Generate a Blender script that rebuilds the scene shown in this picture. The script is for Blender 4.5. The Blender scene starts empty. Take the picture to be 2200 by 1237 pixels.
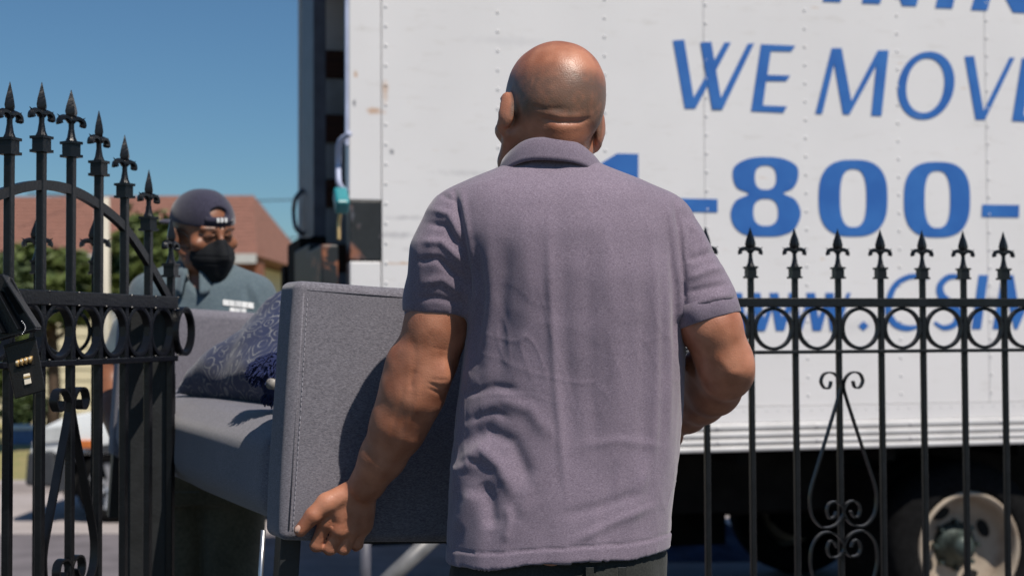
import bpy, bmesh, math, random, time
import numpy as np
from mathutils import Vector, Matrix, Euler
random.seed(7); np.random.seed(7)
SC = bpy.context.scene
COL = SC.collection
PI = math.pi

# ------------------------------------------------------------------ camera
CAM = Vector((0, 0, 1.3)); FPX = 3055.0
PITCH = math.radians(1.753); ROLL = 0.0045
_R0 = Vector((1, 0, 0)); _U0 = Vector((0, -math.sin(PITCH), math.cos(PITCH)))
FWD = Vector((0, math.cos(PITCH), math.sin(PITCH)))
RGT = math.cos(ROLL) * _R0 - math.sin(ROLL) * _U0
UPV = math.sin(ROLL) * _R0 + math.cos(ROLL) * _U0
cd = bpy.data.cameras.new('camera'); cam = bpy.data.objects.new('camera', cd); COL.objects.link(cam)
cam.matrix_world = Matrix(((RGT.x, UPV.x, -FWD.x, CAM.x), (RGT.y, UPV.y, -FWD.y, CAM.y), (RGT.z, UPV.z, -FWD.z, CAM.z), (0, 0, 0, 1)))
cd.sensor_width = 36; cd.lens = 50.0; cd.clip_start = .05; cd.clip_end = 2000
cd.dof.use_dof = True; cd.dof.focus_distance = 2.28; cd.dof.aperture_fstop = 4.5; cd.dof.aperture_blades = 7
SC.camera = cam

# ------------------------------------------------------------------ sky, sun, exposure
SUN_EL = math.radians(55); SUN_H = Vector((.61, -.79, 0)).normalized()
w = bpy.data.worlds.new('World'); SC.world = w; w.use_nodes = True
nt = w.node_tree; bg = nt.nodes['Background']
sky = nt.nodes.new('ShaderNodeTexSky'); sky.sky_type = 'NISHITA'; sky.sun_disc = False
sky.sun_elevation = SUN_EL; sky.sun_rotation = math.atan2(SUN_H.x, SUN_H.y); sky.altitude = 50
sky.air_density = 1.1; sky.dust_density = .25; sky.ozone_density = 2.6
tn = nt.nodes.new('ShaderNodeMix'); tn.data_type = 'RGBA'; tn.blend_type = 'MULTIPLY'; tn.inputs[0].default_value = 1; tn.inputs[7].default_value = (.84, 1.20, 1.45, 1); nt.links.new(sky.outputs[0], tn.inputs[6]); nt.links.new(tn.outputs[2], bg.inputs[0]); bg.inputs[1].default_value = 0.049
sl = bpy.data.lights.new('sun', 'SUN'); so = bpy.data.objects.new('sun', sl); COL.objects.link(so)
sl.energy = 4.9; sl.angle = math.radians(.53); sl.color = (1, .925, .83)
sdir = Vector((SUN_H.x * math.cos(SUN_EL), SUN_H.y * math.cos(SUN_EL), math.sin(SUN_EL)))
so.rotation_euler = sdir.to_track_quat('Z', 'Y').to_euler(); so.location = (4, -6, 9)
SC.view_settings.view_transform = 'Standard'; SC.view_settings.look = 'None'
SC.view_settings.exposure = 0.0; SC.view_settings.gamma = 1; SC.view_settings.use_curve_mapping = False
SC.cycles.max_bounces = 8; SC.cycles.use_denoising = True

# ------------------------------------------------------------------ helpers: photograph pixel -> point in the place
def ray(px, py):
    return (FWD + RGT * ((px - 1100) / FPX) - UPV * ((py - 618.5) / FPX))
def P(px, py, Y):
    r = ray(px, py); return CAM + r * (Y / r.y)
def onplane(px, py, p0, n):
    r = ray(px, py); return CAM + r * ((Vector(p0) - CAM).dot(n) / r.dot(n))
def project(V):
    d = V - np.array(CAM); f = d @ np.array(FWD)
    return 1100 + FPX * (d @ np.array(RGT)) / f, 618.5 - FPX * (d @ np.array(UPV)) / f
def px2m(Y): return Y / FPX

# ------------------------------------------------------------------ materials
def ramp(nt, stops):
    r = nt.nodes.new('ShaderNodeValToRGB'); e = r.color_ramp.elements
    while len(e) < len(stops): e.new(.5)
    for i, (p, c) in enumerate(stops): e[i].position = p; e[i].color = (*c, 1)
    return r
def mat(name, col, rough=.6, metal=0, var=.12, scale=12, bump=0, bscale=200, stretch=None, col2=None, lo=.35, hi=.65, sss=0, coat=0, detail=5, attr=None, spec=None):
    m = bpy.data.materials.new(name); m.use_nodes = True; t = m.node_tree; b = t.nodes['Principled BSDF']
    tc = t.nodes.new('ShaderNodeTexCoord'); mp = t.nodes.new('ShaderNodeMapping'); t.links.new(tc.outputs['Object'], mp.inputs[0])
    if stretch: mp.inputs['Scale'].default_value = stretch
    n = t.nodes.new('ShaderNodeTexNoise'); n.inputs['Scale'].default_value = scale; n.inputs['Detail'].default_value = detail
    t.links.new(mp.outputs[0], n.inputs['Vector'])
    c1 = col; c2 = col2 if col2 else tuple(min(1, c * (1 + var)) for c in col)
    if not col2: c1 = tuple(c * (1 - var) for c in col)
    r = ramp(t, [(lo, c1), (hi, c2)]); t.links.new(n.outputs['Fac'], r.inputs[0])
    out = r.outputs[0]
    if attr:
        a = t.nodes.new('ShaderNodeVertexColor'); a.layer_name = attr[0]
        mx = t.nodes.new('ShaderNodeMix'); mx.data_type = 'RGBA'
        sp = t.nodes.new('ShaderNodeSeparateColor'); t.links.new(a.outputs[0], sp.inputs[0])
        t.links.new(sp.outputs[0], mx.inputs[0]); t.links.new(out, mx.inputs[6])
        mx.inputs[7].default_value = (*attr[1], 1); out = mx.outputs[2]
        if len(attr) > 2:
            mx2 = t.nodes.new('ShaderNodeMix'); mx2.data_type = 'RGBA'
            t.links.new(sp.outputs[1], mx2.inputs[0]); t.links.new(out, mx2.inputs[6]); mx2.inputs[7].default_value = (*attr[2], 1); out = mx2.outputs[2]
    t.links.new(out, b.inputs['Base Color'])
    b.inputs['Roughness'].default_value = rough; b.inputs['Metallic'].default_value = metal
    if coat: b.inputs['Coat Weight'].default_value = coat; b.inputs['Coat Roughness'].default_value = .12
    if spec is not None: b.inputs['Specular IOR Level'].default_value = spec
    if sss:
        b.inputs['Subsurface Weight'].default_value = sss; b.inputs['Subsurface Radius'].default_value = (.012, .004, .002); b.inputs['Subsurface Scale'].default_value = 1
    if bump:
        n2 = t.nodes.new('ShaderNodeTexNoise'); n2.inputs['Scale'].default_value = bscale; n2.inputs['Detail'].default_value = 3
        t.links.new(mp.outputs[0], n2.inputs['Vector'])
        bp = t.nodes.new('ShaderNodeBump'); bp.inputs['Strength'].default_value = bump; bp.inputs['Distance'].default_value = .002
        t.links.new(n2.outputs['Fac'], bp.inputs['Height']); t.links.new(bp.outputs[0], b.inputs['Normal'])
    return m
def heather(name, ca, cb, scale=300, stretch=(1, 1, 5), rough=.9, big=.10, sheen=.3, bump=.35):
    m = bpy.data.materials.new(name); m.use_nodes = True; t = m.node_tree; b = t.nodes['Principled BSDF']
    tc = t.nodes.new('ShaderNodeTexCoord'); mp = t.nodes.new('ShaderNodeMapping'); t.links.new(tc.outputs['Object'], mp.inputs[0]); mp.inputs['Scale'].default_value = stretch
    n = t.nodes.new('ShaderNodeTexNoise'); n.inputs['Scale'].default_value = scale; n.inputs['Detail'].default_value = 6; n.inputs['Roughness'].default_value = .75
    t.links.new(mp.outputs[0], n.inputs['Vector'])
    r = ramp(t, [(.36, ca), (.66, cb)]); t.links.new(n.outputs['Fac'], r.inputs[0])
    n3 = t.nodes.new('ShaderNodeTexNoise'); n3.inputs['Scale'].default_value = 9; n3.inputs['Detail'].default_value = 4; t.links.new(tc.outputs['Object'], n3.inputs['Vector'])
    r3 = ramp(t, [(.3, (1 - big,) * 3), (.7, (1 + big,) * 3)]); t.links.new(n3.outputs['Fac'], r3.inputs[0])
    mx = t.nodes.new('ShaderNodeMix'); mx.data_type = 'RGBA'; mx.blend_type = 'MULTIPLY'; mx.inputs[0].default_value = 1
    t.links.new(r.outputs[0], mx.inputs[6]); t.links.new(r3.outputs[0], mx.inputs[7]); t.links.new(mx.outputs[2], b.inputs['Base Color'])
    b.inputs['Roughness'].default_value = rough; b.inputs['Sheen Weight'].default_value = sheen; b.inputs['Sheen Roughness'].default_value = .5; b.inputs['Specular IOR Level'].default_value = .2
    bp = t.nodes.new('ShaderNodeBump'); bp.inputs['Strength'].default_value = bump; bp.inputs['Distance'].default_value = .001
    t.links.new(n.outputs['Fac'], bp.inputs['Height']); t.links.new(bp.outputs[0], b.inputs['Normal'])
    return m
M = {}
M['iron'] = mat('black_iron_paint', (.005, .0055, .007), .34, 0, .3, 30, .35, 160, coat=.04, spec=.35)
M['iron_dull'] = mat('black_steel', (.012, .013, .014), .5, 0, .3, 20, .3, 120)
def truck_paint():
    m = mat('white_truck_paint', (.68, .665, .67), .45, 0, .03, 1.5, .05, 40, coat=.2)
    t = m.node_tree; b = t.nodes['Principled BSDF']; old = b.inputs['Base Color'].links[0].from_socket
    tc = t.nodes.new('ShaderNodeTexCoord')
    mp = t.nodes.new('ShaderNodeMapping'); mp.inputs['Scale'].default_value = (2.0, 2.0, 9); t.links.new(tc.outputs['Object'], mp.inputs[0])
    n = t.nodes.new('ShaderNodeTexNoise'); n.inputs['Scale'].default_value = 2.2; n.inputs['Detail'].default_value = 10; n.inputs['Roughness'].default_value = .7
    t.links.new(mp.outputs[0], n.inputs['Vector'])
    r = ramp(t, [(.56, (0, 0, 0)), (.74, (.55, .55, .55))]); t.links.new(n.outputs['Fac'], r.inputs[0])
    mx = t.nodes.new('ShaderNodeMix'); mx.data_type = 'RGBA'; t.links.new(r.outputs[0], mx.inputs[0]); t.links.new(old, mx.inputs[6]); mx.inputs[7].default_value = (.5, .47, .44, 1)
    n2 = t.nodes.new('ShaderNodeTexNoise'); n2.inputs['Scale'].default_value = 3.1; n2.inputs['Detail'].default_value = 6; t.links.new(mp.outputs[0], n2.inputs['Vector'])
    r2 = ramp(t, [(.70, (0, 0, 0)), (.76, (.6, .6, .6))]); t.links.new(n2.outputs['Fac'], r2.inputs[0])
    mx2 = t.nodes.new('ShaderNodeMix'); mx2.data_type = 'RGBA'; t.links.new(r2.outputs[0], mx2.inputs[0]); t.links.new(mx.outputs[2], mx2.inputs[6]); mx2.inputs[7].default_value = (.55, .38, .25, 1)
    t.links.new(mx2.outputs[2], b.inputs['Base Color'])
    return m
M['truck'] = truck_paint()
M['alu'] = mat('aluminium_rail', (.60, .59, .59), .5, .1, .08, 6, .1, 60)
M['blue_vinyl'] = mat('blue_vinyl', (.018, .105, .37), .45, 0, .06, 5, .1, 30, col2=(.028, .14, .43))
def scratched_black():
    m = mat('scuffed_black_steel', (.012, .014, .016), .5, 0, .3, 9, .3, 60)
    t = m.node_tree; b = t.nodes['Principled BSDF']; old = b.inputs['Base Color'].links[0].from_socket
    tc = t.nodes.new('ShaderNodeTexCoord'); n = t.nodes.new('ShaderNodeTexNoise'); n.inputs['Scale'].default_value = 7; n.inputs['Detail'].default_value = 5; n.inputs['Distortion'].default_value = 1.2
    t.links.new(tc.outputs['Object'], n.inputs['Vector']); r = ramp(t, [(.54, (0, 0, 0)), (.62, (.8, .8, .8))]); t.links.new(n.outputs['Fac'], r.inputs[0])
    mx = t.nodes.new('ShaderNodeMix'); mx.data_type = 'RGBA'; t.links.new(r.outputs[0], mx.inputs[0]); t.links.new(old, mx.inputs[6])
    n2 = t.nodes.new('ShaderNodeTexNoise'); n2.inputs['Scale'].default_value = 3; t.links.new(tc.outputs['Object'], n2.inputs['Vector'])
    r2 = ramp(t, [(.4, (.12, .13, .16)), (.55, (.32, .12, .06))]); t.links.new(n2.outputs['Fac'], r2.inputs[0]); t.links.new(r2.outputs[0], mx.inputs[7])
    t.links.new(mx.outputs[2], b.inputs['Base Color']); return m
M['scuffed'] = scratched_black()
def scratched_vinyl(m):
    t = m.node_tree; b = t.nodes['Principled BSDF']; old = b.inputs['Base Color'].links[0].from_socket; tc = t.nodes.new('ShaderNodeTexCoord')
    n = t.nodes.new('ShaderNodeTexNoise'); n.inputs['Scale'].default_value = 14; n.inputs['Detail'].default_value = 8; n.inputs['Roughness'].default_value = .7; t.links.new(tc.outputs['Object'], n.inputs['Vector'])
    r = ramp(t, [(.66, (0, 0, 0)), (.72, (.8, .8, .8))]); t.links.new(n.outputs['Fac'], r.inputs[0]); mx = t.nodes.new('ShaderNodeMix'); mx.data_type = 'RGBA'; t.links.new(r.outputs[0], mx.inputs[0]); t.links.new(old, mx.inputs[6]); mx.inputs[7].default_value = (.5, .52, .56, 1); t.links.new(mx.outputs[2], b.inputs['Base Color'])
scratched_vinyl(M['blue_vinyl'])
M['dark_frame'] = mat('dark_painted_frame', (.10, .10, .125), .5, 0, .2, 10)
M['slat_grey'] = mat('grey_liner', (.42, .44, .47), .7, 0, .2, 6)
M['slat_wood'] = mat('dark_wood_slat', (.06, .022, .013), .6, 0, .35, 5, stretch=(1, 1, 8))
M['rubber'] = mat('tyre_rubber', (.008, .008, .0085), .95, 0, .25, 30, .4, 90, spec=.08)
M['rim'] = mat('dirty_cream_rim', (.36, .30, .235), .65, .1, .2, 9, .3, 40, col2=(.19, .135, .095), lo=.42, hi=.85)
M['hub'] = mat('greasy_hub', (.045, .06, .055), .5, .4, .4, 22, .5, 60)
M['hole'] = mat('black_shadow_gap', (.004, .004, .004), .9)
M['under'] = mat('underbody_black', (.010, .0095, .009), .9, 0, .4, 6, .3, 30, spec=.1)
M['sofa'] = heather('grey_sofa_weave', (.080, .076, .092), (.238, .226, .258), 210, (1, 1, 3.2), .92, .06, .25, .5)
M['thread'] = mat('seam_thread', (.40, .38, .42), .8, 0, .1, 90)
M['shirt'] = heather('mauve_grey_pique', (.130, .100, .136), (.290, .236, .294), 360, (1, 1, 2.2), .95, .07, .3, .35)
M['shirt_trim'] = heather('mauve_grey_rib', (.118, .093, .128), (.238, .197, .25), 330, (2.5, 2.5, 1), .95, .06, .3, .4)
M['jeans'] = heather('black_denim', (.016, .017, .016), (.042, .044, .040), 350, (1, 1, 1), .9, .2, .1, .5)
M['olive'] = heather('olive_work_trousers', (.066, .062, .045), (.12, .112, .082), 120, (1, 1, 1), .9, .2, .1, .5)
M['teal'] = heather('blue_grey_polo', (.078, .110, .130), (.118, .155, .175), 150, (1, 1, 1), .9, .08, .2, .3)
M['cap'] = heather('navy_cap_cloth', (.020, .019, .036), (.042, .039, .066), 150, (1, 1, 1), .9, .1, .3, .3)
M['mask'] = mat('black_mask_cloth', (.006, .007, .009), .8, 0, .2, 60, .3, 200, spec=.25)
M['white'] = mat('white_print', (.75, .75, .74), .7, 0, .05, 40)
M['shoe'] = mat('black_leather', (.02, .018, .016), .5)
M['skin'] = mat('tanned_skin', (.315, .115, .060), .42, 0, .1, 24, .28, 420, col2=(.47, .200, .118), sss=.04, spec=.6, detail=8, attr=('tint', (.125, .078, .055), (.55, .25, .15)))
M['skin_dark'] = mat('brown_skin', (.235, .092, .045), .45, 0, .1, 30, .2, 400, sss=.1, attr=('tint', (.03, .022, .018)))
M['nail'] = mat('fingernail', (.56, .36, .28), .3, 0, .05, 60)
def bandana():
    m = bpy.data.materials.new('navy_paisley_print'); m.use_nodes = True; t = m.node_tree; b = t.nodes['Principled BSDF']
    tc = t.nodes.new('ShaderNodeTexCoord')
    n0 = t.nodes.new('ShaderNodeTexNoise'); n0.inputs['Scale'].default_value = 9; t.links.new(tc.outputs['Object'], n0.inputs['Vector'])
    mxv = t.nodes.new('ShaderNodeMix'); mxv.data_type = 'RGBA'; mxv.inputs[0].default_value = .07; t.links.new(tc.outputs['Object'], mxv.inputs[6]); t.links.new(n0.outputs['Color'], mxv.inputs[7])
    v = t.nodes.new('ShaderNodeTexVoronoi'); v.inputs['Scale'].default_value = 24; t.links.new(mxv.outputs[2], v.inputs['Vector'])
    mm = t.nodes.new('ShaderNodeMath'); mm.operation = 'MULTIPLY'; mm.inputs[1].default_value = 26; t.links.new(v.outputs['Distance'], mm.inputs[0])
    sn = t.nodes.new('ShaderNodeMath'); sn.operation = 'SINE'; t.links.new(mm.outputs[0], sn.inputs[0])
    r = ramp(t, [(.55, (0, 0, 0)), (.85, (1, 1, 1))]); t.links.new(sn.outputs[0], r.inputs[0])
    n2 = t.nodes.new('ShaderNodeTexNoise'); n2.inputs['Scale'].default_value = 38; n2.inputs['Detail'].default_value = 4; t.links.new(tc.outputs['Object'], n2.inputs['Vector'])
    r2 = ramp(t, [(.42, (.15, .15, .15)), (.54, (1, 1, 1))]); t.links.new(n2.outputs['Fac'], r2.inputs[0])
    ml = t.nodes.new('ShaderNodeMix'); ml.data_type = 'RGBA'; ml.blend_type = 'MULTIPLY'; ml.inputs[0].default_value = 1; t.links.new(r.outputs[0], ml.inputs[6]); t.links.new(r2.outputs[0], ml.inputs[7])
    mc = t.nodes.new('ShaderNodeMix'); mc.data_type = 'RGBA'; t.links.new(ml.outputs[2], mc.inputs[0]); mc.inputs[6].default_value = (.010, .018, .065, 1); mc.inputs[7].default_value = (.165, .17, .19, 1)
    t.links.new(mc.outputs[2], b.inputs['Base Color']); b.inputs['Roughness'].default_value = .85; b.inputs['Sheen Weight'].default_value = .2
    return m
M['bandana'] = bandana()
M['navy_yarn'] = mat('royal_navy_yarn', (.008, .015, .065), .95, 0, .3, 120)
M['wood'] = mat('pale_wood', (.26, .24, .22), .5, 0, .15, 12, stretch=(1, 1, 6))
M['chrome'] = mat('brushed_steel', (.55, .55, .56), .3, .9, .05, 20)
M['brass'] = mat('brass_wheel', (.62, .42, .18), .35, .6, .15, 90)
M['ivory'] = mat('ivory_plastic', (.82, .74, .60), .4, 0, .05, 40)
M['lock_black'] = mat('black_coated_metal', (.010, .009, .009), .35, .1, .2, 60, .3, 300)
M['asphalt'] = mat('sunlit_asphalt', (.14, .125, .135), .92, 0, .2, 3, .6, 60, detail=9)
M['concrete'] = mat('pale_concrete', (.36, .32, .31), .9, 0, .1, 2.5, .4, 40, detail=9)
M['dry_grass'] = mat('dry_lawn', (.30, .24, .11), .95, 0, .3, 6, .8, 60, col2=(.20, .20, .07))
M['roof'] = mat('terracotta_roof', (.215, .10, .072), .9, 0, .18, 8, .5, 50)
M['siding'] = mat('cream_siding', (.62, .55, .38), .7, 0, .06, 4)
M['brick_red'] = mat('orange_brick', (.26, .10, .06), .85, 0, .2, 12)
M['trim'] = mat('white_fascia', (.5, .5, .49), .6, 0, .05, 9)
M['glass'] = mat('dark_window_glass', (.03, .035, .04), .08, 0, .1, 4, coat=.5)
M['leaf'] = mat('tree_leaf', (.055, .085, .018), .6, 0, .4, 3.5, col2=(.12, .15, .035), lo=.3, hi=.7)
M['leaf_dark'] = mat('dark_shrub_leaf', (.035, .06, .02), .6, 0, .4, 4, col2=(.08, .11, .03), lo=.3, hi=.7)
M['bark'] = mat('brown_bark', (.07, .045, .03), .9, 0, .3, 14, .6, 50)
M['pole'] = mat('weathered_pole', (.50, .46, .38), .8, 0, .12, 7, stretch=(1, 1, .2))
M['cable'] = mat('black_cable', (.03, .03, .032), .7)
M['car_white'] = mat('white_car_paint', (.78, .80, .80), .25, 0, .02, 3, coat=.8)
M['cladding'] = mat('grey_car_cladding', (.035, .038, .044), .6, 0, .15, 12)
M['amber'] = mat('amber_lens', (.55, .16, .04), .3)
M['lamp_glass'] = mat('clear_lamp_glass', (.6, .62, .62), .15, .2)
M['alloy'] = mat('silver_alloy', (.45, .45, .47), .35, .6)
M['blue_pad'] = mat('navy_moving_blanket', (.012, .022, .06), .95, 0, .3, 10, .5, 40)
M['grey_steel'] = mat('grey_steel_tube', (.16, .16, .165), .5, .2, .2, 12)
M['stucco'] = mat('tan_stucco', (.42, .32, .24), .9, 0, .08, 4)
M['cyan'] = mat('turquoise_plastic', (.02, .21, .24), .4)
M['handle_and_reflection'] = mat('pale_blue_handle_and_reflection', (.42, .46, .62), .4)  # grab handle colour, also the reflection painted on the rear post edge
M['bin_blue'] = mat('blue_bin_plastic', (.10, .17, .34), .5)

# ------------------------------------------------------------------ object helpers
def link(name, me, m=None, parent=None, smooth=False):
    o = bpy.data.objects.new(name, me); COL.objects.link(o)
    if m is not None: me.materials.clear(); me.materials.append(m)
    if parent is not None: o.parent = parent
    if smooth: me.polygons.foreach_set('use_smooth', [True] * len(me.polygons))
    return o
def tag(o, label=None, cat=None, group=None, kind=None):
    if label: o['label'] = label
    if cat: o['category'] = cat
    if group: o['group'] = group
    if kind: o['kind'] = kind
    return o
def thing(name, label, cat, loc=(0, 0, 0), group=None, rot=None):
    o = bpy.data.objects.new(name, None); COL.objects.link(o); o.location = loc; o.empty_display_size = .1
    if rot is not None: o.rotation_euler = rot
    return tag(o, label, cat, group)
def place(o, root):
    """o's mesh is in world coordinates: keep it where it stands under root"""
    bpy.context.view_layer.update() if False else None
    o.parent = root; o.matrix_parent_inverse = root.matrix_basis.inverted(); return o
class MB:
    def __init__(s): s.v = []; s.f = []
    def add(s, vs, fs):
        b = len(s.v); s.v += [tuple(v) for v in vs]; s.f += [tuple(i + b for i in f) for f in fs]; return s
    def box(s, lo, hi, fr=None):
        x0, y0, z0 = lo; x1, y1, z1 = hi
        vs = [(x0, y0, z0), (x1, y0, z0), (x1, y1, z0), (x0, y1, z0), (x0, y0, z1), (x1, y0, z1), (x1, y1, z1), (x0, y1, z1)]
        if fr is not None: vs = [fr @ Vector(v) for v in vs]
        return s.add(vs, [(0, 3, 2, 1), (4, 5, 6, 7), (0, 1, 5, 4), (1, 2, 6, 5), (2, 3, 7, 6), (3, 0, 4, 7)])
    def sweep(s, pts, prof, up=None, closed=False, cap=True, scales=None):
        """sweep a closed 2-D profile [(a,b)...] along pts; a = side axis, b = second axis"""
        pts = [Vector(p) for p in pts]; n = len(pts); rings = []; k = len(prof)
        prev = None
        for i in range(n):
            if closed: t = pts[(i + 1) % n] - pts[i - 1]
            else: t = pts[min(i + 1, n - 1)] - pts[max(i - 1, 0)]
            t.normalize()
            if up is not None: b = Vector(up); a = t.cross(b)
            else:
                if prev is None:
                    q = Vector((0, 0, 1)) if abs(t.z) < .9 else Vector((0, 1, 0)); a = t.cross(q)
                else: a = prev - t * prev.dot(t)
            if a.length < 1e-6: a = Vector((1, 0, 0))
            a.normalize(); b = a.cross(t) if up is None else (b - t * b.dot(t)).normalized(); prev = a
            sc = scales[i] if scales else 1
            rings.append([pts[i] + a * p[0] * sc + b * p[1] * sc for p in prof])
        vs = [v for r in rings for v in r]; fs = []
        m = n if closed else n - 1
        for i in range(m):
            j = (i + 1) % n
            for q in range(k): fs.append((i * k + q, i * k + (q + 1) % k, j * k + (q + 1) % k, j * k + q))
        if cap and not closed: fs += [tuple(range(k))[::-1], tuple((n - 1) * k + q for q in range(k))]
        return s.add(vs, fs)
    def tube(s, pts, r, seg=8, **kw):
        return s.sweep(pts, [(r * math.cos(2 * PI * q / seg), r * math.sin(2 * PI * q / seg)) for q in range(seg)], **kw)
    def lathe(s, prof, seg=16, fr=None, axis='z', cap=True):
        vs = []; fs = []
        for (r, z) in prof:
            for q in range(seg):
                a = 2 * PI * q / seg; v = Vector((r * math.cos(a), r * math.sin(a), z)) if axis == 'z' else Vector((r * math.cos(a), z, r * math.sin(a)))
                vs.append(fr @ v if fr is not None else v)
        for i in range(len(prof) - 1):
            for q in range(seg): fs.append((i * seg + q, i * seg + (q + 1) % seg, (i + 1) * seg + (q + 1) % seg, (i + 1) * seg + q))
        if cap: fs += [tuple(range(seg))[::-1], tuple((len(prof) - 1) * seg + q for q in range(seg))]
        return s.add(vs, fs)
    def prism(s, poly, d0, d1, fr=None):
        """poly in (x,z), extruded along y"""
        n = len(poly); vs = [(x, d0, z) for x, z in poly] + [(x, d1, z) for x, z in poly]
        if fr is not None: vs = [fr @ Vector(v) for v in vs]
        return s.add(vs, [tuple(range(n)), tuple(range(2 * n - 1, n - 1, -1))] + [(i, i + n, (i + 1) % n + n, (i + 1) % n) for i in range(n)])
    def mesh(s, name='m'):
        me = bpy.data.meshes.new(name); me.from_pydata(s.v, [], s.f); me.update()
        bm = bmesh.new(); bm.from_mesh(me); bmesh.ops.recalc_face_normals(bm, faces=bm.faces); bm.to_mesh(me); bm.free(); return me
    def build(s, name, m, parent=None, smooth=False, bevel=0, seg=2):
        o = link(name, s.mesh(name), m, parent, smooth)
        if bevel:
            md = o.modifiers.new('bevel', 'BEVEL'); md.width = bevel; md.segments = seg; md.limit_method = 'ANGLE'; md.angle_limit = math.radians(40)
            md.harden_normals = False
        return o
RECT = lambda a, b: [(-a / 2, -b / 2), (a / 2, -b / 2), (a / 2, b / 2), (-a / 2, b / 2)]
def catmull(pts, n=8, closed=False):
    pts = [Vector(p) for p in pts]; N = len(pts); out = []
    for i in range(N if closed else N - 1):
        if closed: p0, p1, p2, p3 = pts[i - 1], pts[i], pts[(i + 1) % N], pts[(i + 2) % N]
        else: p0, p1, p2, p3 = pts[max(i - 1, 0)], pts[i], pts[i + 1], pts[min(i + 2, N - 1)]
        for j in range(n):
            t = j / n
            out.append(.5 * ((2 * p1) + (p2 - p0) * t + (2 * p0 - 5 * p1 + 4 * p2 - p3) * t * t + (3 * p1 - p0 - 3 * p2 + p3) * t ** 3))
    if not closed: out.append(pts[-1])
    return out

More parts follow.
